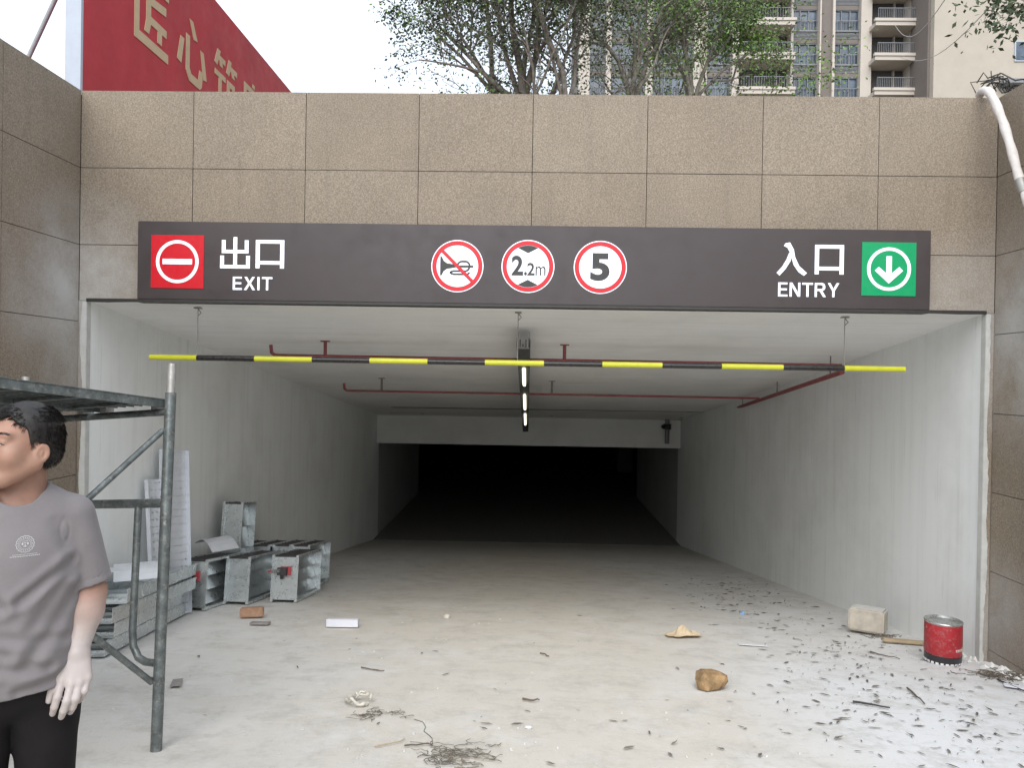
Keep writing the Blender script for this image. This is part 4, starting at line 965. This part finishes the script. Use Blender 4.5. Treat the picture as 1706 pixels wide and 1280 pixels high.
for k, w in enumerate((.016, .013, .015, .012, .016, .012, .014)):
    a_ = -1.30+k*.115; q = Matrix.Rotation(a_+math.pi/2, 4, 'Z')
    m.box((-w/2, -CR*1.006, .125), (w/2, -CR*.99, .128), 0, q); m.box((-w/2, -CR*1.006, .138), (w/2, -CR*.99, .142), 0, q); m.box((-w/2, -CR*1.005, .128), (-w/2+.004, -CR*.99, .145), 0, q)
o = m.build('white_lettering', M['canwht'], can, False)
m = MB()
for k in range(5):
    a_ = -.78+k*.05; q = Matrix.Rotation(a_+math.pi/2, 4, 'Z'); m.box((-.0035, -CR*1.005, .10), (.0035, -CR*.99, .16-.006*k), 0, q)
m.build('gold_stripes', M['gold'], can, False)
m = MB(); m.tube([(CR*1.03*math.cos(a_), CR*1.03*math.sin(a_)*.6-.02, CHh-.06-.05*math.sin(a_+.0)) for a_ in np.linspace(0, math.pi, 14)], .003, 6); m.build('wire_handle', M['wire'], can, False)


# ------------------------------------------------------------------ the man (distance field figure, meshed by surface nets)
def v3(p): return np.array(p, dtype=np.float32)
def smin(a, b, k):
    h = np.clip(.5+.5*(b-a)/k, 0, 1); return b*(1-h)+a*h-k*h*(1-h)
def smax(a, b, k): return -smin(-a, -b, k)
def cone(P, a, b, ra, rb):
    a, b = v3(a), v3(b); ab = b-a; t = np.clip(((P-a)@ab)/(ab@ab), 0, 1); return np.linalg.norm(P-a-t[:, None]*ab, axis=1)-(ra+(rb-ra)*t)
def ell(P, c, r_, B=None):
    q = P-v3(c)
    if B is not None: q = q@B
    r_ = v3(r_); k0 = np.linalg.norm(q/r_, axis=1); k1 = np.linalg.norm(q/(r_*r_), axis=1)+1e-9; return k0*(k0-1)/k1
def nets(f, lo, hi, h, blk=12):
    lo, hi = np.array(lo, float), np.array(hi, float); n = np.ceil((hi-lo)/h).astype(int)+1; n = ((n+blk-1)//blk)*blk
    A = np.full(tuple(n), 1., np.float32)
    idx = np.stack(np.meshgrid(*[np.arange(k//blk) for k in n], indexing='ij'), -1).reshape(-1, 3)
    cen = (lo+(idx*blk+(blk-1)/2)*h).astype(np.float32); dc = f(cen); rad = blk*h*.87*1.35+.012
    loc = np.stack(np.meshgrid(*[np.arange(blk)]*3, indexing='ij'), -1).reshape(-1, 3)
    act = np.where(np.abs(dc) < rad)[0]
    for i in np.where(np.abs(dc) >= rad)[0]:
        a = idx[i]*blk; A[a[0]:a[0]+blk, a[1]:a[1]+blk, a[2]:a[2]+blk] = dc[i]
    for s0 in range(0, len(act), 200):
        ch = act[s0:s0+200]; P = (lo+((idx[ch]*blk)[:, None, :]+loc[None])*h).reshape(-1, 3).astype(np.float32); d = f(P).reshape(len(ch), blk, blk, blk)
        for i, k in enumerate(ch): a = idx[k]*blk; A[a[0]:a[0]+blk, a[1]:a[1]+blk, a[2]:a[2]+blk] = d[i]
    S = A < 0; cs = [(i, j, k) for i in (0, 1) for j in (0, 1) for k in (0, 1)]
    sub = lambda X, c: X[c[0]:X.shape[0]-1+c[0], c[1]:X.shape[1]-1+c[1], c[2]:X.shape[2]-1+c[2]]
    cnt = sum(sub(S, c).astype(np.int8) for c in cs); actv = (cnt > 0) & (cnt < 8); ids = -np.ones(actv.shape, np.int64); cells = np.argwhere(actv); ids[actv] = np.arange(len(cells))
    acc = np.zeros((len(cells), 3)); w = np.zeros(len(cells))
    for a in cs:
        for ax in range(3):
            if a[ax]: continue
            b_ = list(a); b_[ax] = 1; va = A[tuple((cells+a).T)]; vb = A[tuple((cells+b_).T)]; m = (va < 0) != (vb < 0)
            t = va[m]/(va[m]-vb[m]); p = np.tile(np.array(a, float), (m.sum(), 1)); p[:, ax] += t; acc[m] += p; w[m] += 1
    V = lo+(cells+acc/w[:, None])*h; F = []
    for ax in range(3):
        o1, o2 = [(1, 2), (2, 0), (0, 1)][ax]
        sl0 = [slice(None)]*3; sl1 = [slice(None)]*3; sl0[ax] = slice(0, -1); sl1[ax] = slice(1, None)
        a = S[tuple(sl0)]; b_ = S[tuple(sl1)]; e = np.argwhere(a != b_); ins = a[tuple(e.T)]
        ok = (e[:, o1] > 0) & (e[:, o2] > 0) & (e[:, o1] < ids.shape[o1]) & (e[:, o2] < ids.shape[o2]) & (e[:, ax] < ids.shape[ax]); e = e[ok]; ins = ins[ok]
        q = []
        for d1_, d2_ in ((0, 0), (-1, 0), (-1, -1), (0, -1)):
            g = e.copy(); g[:, o1] += d1_; g[:, o2] += d2_; q.append(ids[tuple(g.T)])
        q = np.stack(q, 1); q[~ins] = q[~ins][:, ::-1]; F.append(q[(q >= 0).all(1)])
    return V, np.concatenate(F)
def net_obj(name, f, lo, hi, h, mat, parent):
    V, F = nets(f, lo, hi, h); me = bpy.data.meshes.new(name); me.from_pydata(V.tolist(), [], F.tolist()); me.materials.append(mat)
    me.polygons.foreach_set('use_smooth', [True]*len(F)); me.update(); o = bpy.data.objects.new(name, me); col.objects.link(o); o.parent = parent; return o, V

PY0 = 2.2; gp = at_y(22, 1000, PY0)
man = thing('person', 'man in a grey T-shirt and black trousers looking left beside the scaffold', 'man', (gp.x, PY0, floor_z(PY0)+.006), None, (0, 0, R(33)))
# head frame: u = his left, v = the way he faces, w = up
TH_ = R(58); U_ = v3((math.cos(TH_), -math.sin(TH_), 0)); V_ = v3((-math.sin(TH_), -math.cos(TH_), 0)); W_ = v3((0, 0, 1)); tl = R(3)
W2 = W_*math.cos(tl)+V_*math.sin(tl)*-1; V2 = V_*math.cos(tl)+W_*math.sin(tl); HB = np.stack([U_, V2, W2], 1); HC = v3((.018, -.015, 1.568))
def H(P): return (P-HC)@HB
def head(P):
    q = H(P).astype(np.float32); s_ = np.abs(q[:, 0]); m = np.stack([s_, q[:, 1], q[:, 2]], 1)
    d = ell(q, (0, -.014, .032), (.076, .092, .083)); d = smin(d, ell(q, (0, .028, -.028), (.064, .066, .082)), .03)
    d = smin(d, cone(m, (.056, .0, -.055), (.020, .060, -.100), .026, .023), .03)
    d = smin(d, ell(q, (0, .070, -.104), (.026, .020, .018)), .025)
    d = smin(d, ell(m, (.044, .058, -.032), (.028, .028, .028)), .025)
    d = smin(d, cone(m, (.012, .086, .030), (.046, .070, .026), .009, .009), .018)
    d = smax(d, -ell(m, (.033, .100, .008), (.017, .016, .011)), .014)
    d = smin(d, ell(m, (.033, .076, .006), (.017, .0115, .0125)), .006)
    d = smax(d, -cone(m, (.018, .094, .001), (.049, .084, .003), .0034, .0026), .0025)
    d = smin(d, cone(q, (0, .092, .014), (0, .112, -.026), .007, .0115), .014)
    d = smin(d, ell(m, (.013, .098, -.031), (.009, .010, .008)), .008)
    d = smin(d, cone(m, (0, .094, -.056), (.022, .083, -.059), .0065, .003), .008)
    d = smin(d, cone(m, (0, .091, -.067), (.018, .082, -.066), .0075, .004), .008)
    d = smax(d, -cone(m, (0, .100, -.0615), (.025, .086, -.0625), .0018, .0015), .003)
    e = q.copy(); e[:, 0] = s_
    ec = e-v3((.080, -.010, -.026)); ang = R(12); c_, s2 = math.cos(ang), math.sin(ang); y = ec[:, 1]*c_+ec[:, 2]*s2; z = -ec[:, 1]*s2+ec[:, 2]*c_
    out = ec[:, 0]*.94 + y*.30
    E = np.stack([out, y, z], 1); taper = np.where(z < 0, 1+z*-9, 1.)
    E2 = E.copy(); E2[:, 1] *= taper
    ear = ell(E2, (0, 0, 0), (.0085, .0195, .031))
    ear = smax(ear, -ell(E2, (.0095, .002, .003), (.0080, .0125, .021)), .003)
    ear = smin(ear, ell(E2, (.002, .003, .0), (.004, .005, .013)), .004)
    d = smin(d, ear, .006)
    return d
KN = [(.109, -.118, .864), (.132, -.128, .852), (.154, -.127, .852), (.174, -.118, .860)]
MID = [(.097, -.142, .825), (.121, -.150, .812), (.144, -.149, .814), (.166, -.138, .828)]
DIS = [(.090, -.142, .798), (.113, -.146, .784), (.136, -.140, .787), (.159, -.126, .806)]
TIP = [(.086, -.132, .776), (.108, -.132, .762), (.131, -.122, .767), (.153, -.109, .790)]
# fingers: index, middle, ring, little of the left hand, back of the hand to the front
HOFF = v3((.016, .018, .012))
def hand(P, mir=False):
    Q = P.copy()
    if mir: Q[:, 0] = -Q[:, 0]
    Q = Q-HOFF; wr = (.148, -.085, .932)
    d = None
    for i in range(4):
        k = KN[i]; w0 = (wr[0]-.016+.011*i, wr[1]-.006, wr[2]-.012)
        m_ = cone(Q, w0, k, .0185, .0140); d = m_ if d is None else smin(d, m_, .012)
        m_ = ell(Q, k, (.0118, .0115, .0118)); d = smin(d, m_, .007)
    pal = d; fr = [.0108, .0113, .0107, .0096]
    fing = None
    for i in range(4):
        f_ = smin(cone(Q, KN[i], MID[i], fr[i]*1.08, fr[i]), cone(Q, MID[i], DIS[i], fr[i]*1.02, fr[i]*.93), .004)
        f_ = smin(f_, cone(Q, DIS[i], TIP[i], fr[i]*.95, fr[i]*.80), .003)
        fing = f_ if fing is None else np.minimum(fing, f_)
    d = smin(pal, fing, .005)
    th = smin(cone(Q, (wr[0]-.012, wr[1]-.004, wr[2]-.018), (.100, -.104, .876), .018, .0155), cone(Q, (.100, -.104, .876), (.084, -.116, .842), .0140, .0120), .006)
    th = smin(th, cone(Q, (.084, -.116, .842), (.077, -.122, .812), .0115, .0095), .004)
    return smin(d, th, .009)
SHL, ELB = (.150, .014, 1.350), (.196, .006, 1.10); WR = tuple(v3((.148, -.085, .932))+HOFF)
def arm(P, mir=False):
    Q = P
    if mir: Q = P.copy(); Q[:, 0] = -Q[:, 0]
    d = cone(Q, SHL, ELB, .052, .048); d = smin(d, ell(Q, (.174, .012, 1.24), (.040, .042, .09)), .03)
    d = smin(d, cone(Q, ELB, tuple(v3(ELB)*.68+v3(WR)*.32), .048, .050), .02)
    d = smin(d, cone(Q, tuple(v3(ELB)*.68+v3(WR)*.32), WR, .049, .0305), .02); return d
def body(P):
    d = head(P); q = P
    d = smin(d, cone(q, (.020, .028, 1.50), (.010, .035, 1.37), .061, .074), .025)
    d = smin(d, cone(q, (-.12, .025, 1.35), (.12, .025, 1.35), .050, .050), .05)
    d = smin(d, ell(q, (0, .02, 1.20), (.145, .10, .20)), .05); d = smin(d, ell(q, (0, .01, 1.0), (.140, .11, .17)), .05)
    for mir in (False, True):
        a = arm(P, mir); h_ = hand(P, mir); d = smin(d, smin(a, h_, .014), .02)
    Q = P.copy(); Q[:, 0] = np.abs(Q[:, 0])
    d = smin(d, cone(Q, (.075, .02, .88), (.080, .01, .50), .070, .050), .03); d = smin(d, cone(Q, (.080, .01, .50), (.10, .03, .09), .052, .035), .02)
    d = smin(d, cone(Q, (.10, .03, .06), (.115, -.11, .035), .034, .028), .02)
    return d
def wob(P, f, a, s_=0):
    x, y, z = P[:, 0], P[:, 1], P[:, 2]
    return a*(np.sin(f*x+1.7*np.sin(f*.6*z+s_)+s_)+np.sin(f*.8*z+2.1*np.sin(f*.5*y+s_*2))+np.sin(f*1.3*(x*.6+z*.8)+s_*3+1.3*np.sin(f*y)))/3
def shirt(P):
    q = P; Q = P.copy(); Q[:, 0] = np.abs(Q[:, 0])
    d = ell(q, (0, .015, 1.235), (.172, .130, .21)); d = smin(d, ell(q, (0, -.002, 1.06), (.166, .138, .24)), .08)
    d = smin(d, ell(q, (-.003, -.005, .90), (.168, .136, .20)), .06)
    d = smin(d, cone(Q, (.03, .03, 1.402), (.142, .014, 1.335), .067, .059), .05)
    # drape folds: from the armpit to the belly, and loose creases over the hem
    x, y, z = P[:, 0], P[:, 1], P[:, 2]
    fold = np.zeros_like(x)
    for (px, pz, ax, az, wd, am) in ((.165, 1.225, .02, 1.13, .014, .009), (.165, 1.20, .06, 1.05, .018, .008), (.17, 1.13, .05, .96, .02, .008), (.10, .93, -.10, .955, .016, .008), (.17, .90, .02, .875, .014, .007), (-.165, 1.235, -.03, 1.12, .016, .010), (-.17, 1.05, -.02, .98, .02, .008), (.15, 1.0, -.06, 1.04, .015, .005), (.12, 1.34, .16, 1.24, .014, .002)):
        a = np.array([px*.88, pz]); b_ = np.array([ax*.88, az]); ab = b_-a; t = np.clip(((x-a[0])*ab[0]+(z-a[1])*ab[1])/(ab@ab), 0, 1); dd_ = np.hypot(x-a[0]-t*ab[0], z-a[1]-t*ab[1])
        pr = np.exp(-(dd_/wd)**2)-.6*np.exp(-((dd_-wd*1.8)/wd)**2); fold += am*pr*np.where(y < .05, 1, .4)
    d = d+fold*1.0+wob(P, 26, .0045, .4)+wob(P, 60, .0010, 2.)
    # sleeves, wider and separate from the body
    SE = v3((.193, .008, 1.140)); a0 = v3((.148, .014, 1.345)); ax = (SE-a0)/np.linalg.norm(SE-a0)
    sl = cone(Q, a0, tuple(a0+ax*.30), .063, .066)
    sl = sl+wob(Q, 40, .0022, 1.1)
    t = (Q-a0)@ax; L = float(np.linalg.norm(SE-a0))+.012
    inner = cone(Q, a0, tuple(a0+ax*.30), .052, .060)
    sl = smax(sl, -smax(inner, -(t-(L-.06)), .004), .003)
    sl = smax(sl, t-L, .003)
    seam = np.exp(-((t-(L-.022))/.0022)**2)*.0012; sl = sl+seam
    d = smin(d, sl, .013)
    arms = np.exp(-((np.hypot(Q[:, 0]-.128, (Q[:, 2]-1.31)*.35)-.012)/.0035)**2)*.0022*(Q[:, 2] > 1.20)*(Q[:, 2] < 1.40); d = d+arms
    # neck opening
    d = smax(d, -cone(q, (.026, .004, 1.50), (.006, -.012, 1.425), .085, .064), .006)
    # hem
    hem = .845+.014*np.sin(P[:, 0]*9+1)+.02*P[:, 0]
    d = smax(d, hem-P[:, 2], .004); d = d+np.exp(-((P[:, 2]-hem-.022)/.0025)**2)*.0012
    return d
def pants(P):
    Q = P.copy(); Q[:, 0] = np.abs(Q[:, 0])
    d = ell(P, (0, .01, .88), (.186, .135, .13)); d = smin(d, cone(Q, (.086, .01, .84), (.086, .01, .48), .102, .070), .02); d = smin(d, cone(Q, (.088, .01, .48), (.108, .03, .10), .064, .066), .03)
    d = smax(d, .07-P[:, 2], .004); d = smax(d, P[:, 2]-.965, .004); return d+wob(P, 22, .005, .7)+wob(P, 55, .0016, 1.7)
def shoes(P):
    Q = P.copy(); Q[:, 0] = np.abs(Q[:, 0]); d = cone(Q, (.105, .05, .05), (.125, -.13, .042), .046, .044); d = smin(d, cone(Q, (.105, .045, .06), (.107, .04, .10), .042, .044), .02); return smax(d, .004-P[:, 2], .006)
def hairf(P):
    q = H(P).astype(np.float32); d = ell(q, (0, -.016, .035), (.082, .098, .0925))
    d = smin(d, ell(q, (0, -.060, -.02), (.062, .046, .05)), .03)
    v_, w = q[:, 1], q[:, 2]; s_ = np.abs(q[:, 0])
    line = np.interp(v_, [-.10, -.055, -.035, -.022, -.010, .004, .018, .026, .040, .060, .075, .095], [-.080, -.082, -.062, -.010, .008, .010, -.018, .030, .058, .074, .088, .088])
    line = line + .006*np.sin(s_*170+v_*60)+.004*np.sin(v_*260)
    d = smax(d, (line-w)*.75, .006)
    n = np.sin(q[:, 0]*95+3*np.sin(q[:, 2]*30)+q[:, 1]*45)*np.sin(q[:, 2]*60+q[:, 1]*80)
    return d+.0005*n+.0004*np.sin(q[:, 1]*240+q[:, 0]*190)
# materials of the man
def skin_mat():
    m, nt, b = newmat('skin'); vec = coords(nt); tc = N(nt, 'ShaderNodeTexCoord'); s_ = N(nt, 'ShaderNodeSeparateXYZ'); nt.links.new(tc.outputs['Object'], s_.inputs[0])
    c = ramp(nt, noise(nt, vec, 12, 6, .6), [(.3, (.285, .155, .108)), (.7, (.385, .225, .163))])
    c = mixc(nt, ramp(nt, noise(nt, vec, 28, 4, .6), [(.5, 0.), (.75, .35)]), c, (.50, .20, .15))
    hz = N2(nt, s_.outputs[2], 1.13, .98)
    pale = mixc(nt, ramp(nt, noise(nt, vec, 16, 7, .7), [(.35, .35), (.55, 0.)]), (.45, .40, .385), (.37, .30, .265))
    c = mixc(nt, hz, c, pale)
    nt.links.new(c, b.inputs['Base Color']); b.inputs['Roughness'].default_value = .55
    b.inputs['Subsurface Weight'].default_value = .12; b.inputs['Subsurface Radius'].default_value = (.012, .005, .003); b.inputs['Subsurface Scale'].default_value = .5
    bump(nt, noise(nt, vec, 260, 3), .12, .001, b); return m
def cloth_mat(name, c, c2, sc=900, sheen=.15):
    m, nt, b = newmat(name); vec = coords(nt); w = N(nt, 'ShaderNodeTexNoise', Scale=sc, Detail=2); nt.links.new(vec, w.inputs['Vector'])
    cc = mixc(nt, ramp(nt, noise(nt, vec, 7, 6, .65), [(.3, 0.), (.7, 1.)]), c, c2); cc = mixc(nt, ramp(nt, w.outputs[0], [(.3, .0), (.7, .25)]), cc, tuple(x*1.35 for x in c2))
    nt.links.new(cc, b.inputs['Base Color']); b.inputs['Roughness'].default_value = .9
    b.inputs['Sheen Weight'].default_value = sheen; b.inputs['Specular IOR Level'].default_value = .25; bump(nt, w.outputs[0], .25, .001, b); return m
M['skin'] = skin_mat(); M['tee'] = cloth_mat('grey_cotton', (.165, .152, .158), (.21, .195, .20)); M['trousers'] = cloth_mat('black_cotton', (.007, .006, .007), (.013, .0115, .012), sheen=0.)
M['hair'] = pm('black_hair', (.014, .011, .010), .42, var=.5, scale=60, bs=300, bstr=.5); M['shoe'] = pm('shoe_black', (.03, .03, .03), .6)
M['print'] = pm('tee_print', (.50, .49, .50), .8, var=.1); M['eye'] = pm('eye_white', (.60, .57, .53), .25, var=.02, bstr=0); M['iris'] = pm('iris', (.02, .012, .008), .2, bstr=0)
o_body, _ = net_obj('body', body, (-.33, -.24, 0.0), (.33, .19, 1.72), .0035, M['skin'], man)
o_shirt, _ = net_obj('t_shirt', shirt, (-.33, -.22, .80), (.33, .22, 1.49), .0042, M['tee'], man)
net_obj('trousers', pants, (-.24, -.19, .05), (.24, .19, .98), .007, M['trousers'], man)
net_obj('shoes', shoes, (-.2, -.2, 0), (.2, .13, .16), .006, M['shoe'], man)
o_hair, HV = net_obj('hair', hairf, (-.12, -.16, 1.42), (.20, .16, 1.72), .0032, M['hair'], man)
def hp(u, v, w): q = HC+HB@v3((u, v, w)); return Vector((float(q[0]), float(q[1]), float(q[2])))
# short strands breaking the outline of the hair
rh = random.Random(9); m = MB(); HVs = HV[::1]
for _ in range(9500):
    p = Vector(HVs[rh.randrange(len(HVs))].tolist()); q = H(np.array([p[:]], np.float32))[0]
    nrm = (p-hp(0, -.02, .03)).normalized()
    if q[2] < -.085: continue
    flow = Vector((HB@v3((q[0]*3.0, -.35 if q[1] < .03 else .6, -.9 if q[2] < .07 else -.15))).tolist()).normalized()
    d_ = (flow*.85+nrm*rh.uniform(.03, .25)+Vector((rh.gauss(0, .09), rh.gauss(0, .09), rh.gauss(0, .09)))).normalized(); L = rh.uniform(.008, .022)
    sd_ = d_.cross(nrm).normalized()*.0006; m.add([p-nrm*.002-sd_, p-nrm*.002+sd_, p+d_*L*.6+sd_*.6-nrm*L*.08, p+d_*L-nrm*L*.2], [(0, 1, 2, 3)])
m.build('hair_strands', M['hair'], o_hair, False)
for s_ in (1, -1):   # eyes behind the lid slits, and brows
    c_ = hp(.034*s_, .0755, .003); bm = bmesh.new(); bmesh.ops.create_uvsphere(bm, u_segments=20, v_segments=12, radius=.0113); me = bpy.data.meshes.new('eye'); bm.to_mesh(me); bm.free()
    me.materials.append(M['eye']); me.polygons.foreach_set('use_smooth', [True]*len(me.polygons)); e_ = bpy.data.objects.new('eye', me); col.objects.link(e_); e_.parent = man; e_.location = c_
    bm = bmesh.new(); bmesh.ops.create_uvsphere(bm, u_segments=16, v_segments=10, radius=.0062); me = bpy.data.meshes.new('iris'); bm.to_mesh(me); bm.free(); me.materials.append(M['iris'])
    i_ = bpy.data.objects.new('iris', me); col.objects.link(i_); i_.parent = e_; i_.location = Vector((V2*.0064).tolist())
bv = BVHTree.FromPolygons([v.co[:] for v in o_body.data.vertices], [p.vertices[:] for p in o_body.data.polygons])
for s_ in (1, -1):
    m = MB()
    for k in range(150):
        t_ = rh.random(); u = (.014+.040*t_)*s_; w = .027+.006*math.sin(t_*2.6)+rh.gauss(0, .0016); o0 = hp(u, .15, w); hit = bv.ray_cast(o0, Vector((-V2).tolist()))
        if hit[0] is None: continue
        p = hit[0]+hit[1]*.0004; d_ = (hp(u+.008*s_, .15, w+.001*(1-2*t_))-o0); sd_ = hit[1].cross(d_).normalized()*.0005; m.add([p-sd_, p+sd_, p+d_+hit[1]*.0006-Vector((V2*.006*t_).tolist())], [(0, 1, 2)])
    m.build('eyebrow', M['hair'], man, False)
    pts = []
    for k in range(9):
        t_ = k/8; o0 = hp((.019+.030*t_)*s_, .15, .0035+.0025*math.sin(t_*3.1)-.003*t_); hit = bv.ray_cast(o0, Vector((-V2).tolist()))
        if hit[0]: pts.append(hit[0]+hit[1]*.0003)
    if len(pts) > 3: MB().tube(pts, [.0008+.0012*math.sin(math.pi*k/(len(pts)-1)) for k in range(len(pts))], 5).build('lid_crease_line', M['hair'], man, False)  # dark tube along the lid slit, for lashes and shaded crease
# chest print: round crest over two lines of tiny lettering, laid on the cloth
bs_ = BVHTree.FromPolygons([v.co[:] for v in o_shirt.data.vertices], [p.vertices[:] for p in o_shirt.data.polygons])
pc_ = at_y(42, 919, 2.06); cx_, cz_ = .030, pc_.z-floor_z(PY0)
def onshirt(x, z, d_=.0012):
    h_ = bs_.ray_cast(Vector((x, -.5, z)), Vector((0, 1, 0))); return (h_[0]+Vector((0, -d_, 0))) if h_[0] else None
def pq(m, pts):
    V = [onshirt(*p) for p in pts]
    if all(v is not None for v in V): m.add(V, [tuple(range(len(V)))])
m = MB(); rr_ = .0225
for k in range(64):
    a0_, a1_ = 2*math.pi*k/64, 2*math.pi*(k+.72)/64
    sc_ = 1+.035*math.cos(a0_*16)
    for (ra, rb) in ((.93*sc_, 1.0*sc_), (.55, .60)): pq(m, [(cx_+rr_*r__*math.cos(t_), cz_+rr_*r__*math.sin(t_)) for r__, t_ in ((ra, a0_), (rb, a0_), (rb, a1_ if ra < .6 else a1_+.03), (ra, a1_ if ra < .6 else a1_+.03))])
    if k % 3 != 2:
        pq(m, [(cx_+rr_*r__*math.cos(t_), cz_+rr_*r__*math.sin(t_)) for r__, t_ in ((.66, a0_), (.86-.06*(k % 2), a0_), (.86-.06*(k % 2), a0_+.055), (.66, a0_+.055))])
for (x, z, w, h_) in ((-.0085, .001, .004, .006), (-.003, .003, .006, .0016), (.0045, .001, .004, .006), (-.005, -.006, .010, .0016), (-.001, -.004, .002, .008), (-.007, .0075, .014, .0014)):
    pq(m, [(cx_+x, cz_+z-h_/2), (cx_+x+w, cz_+z-h_/2), (cx_+x+w, cz_+z+h_/2), (cx_+x, cz_+z+h_/2)])
x = cx_-.030
while x < cx_+.028: w = rh.uniform(.0015, .0032); pq(m, [(x, cz_-.0285), (x+w, cz_-.0285), (x+w, cz_-.0268), (x, cz_-.0268)]); x += w+.0011
x = cx_-.036
while x < cx_+.036: w = rh.uniform(.002, .0040); pq(m, [(x, cz_-.0335), (x+w, cz_-.0335), (x+w, cz_-.0312), (x, cz_-.0312)]); x += w+.0012
m.build('chest_print', M['print'], o_shirt, False)
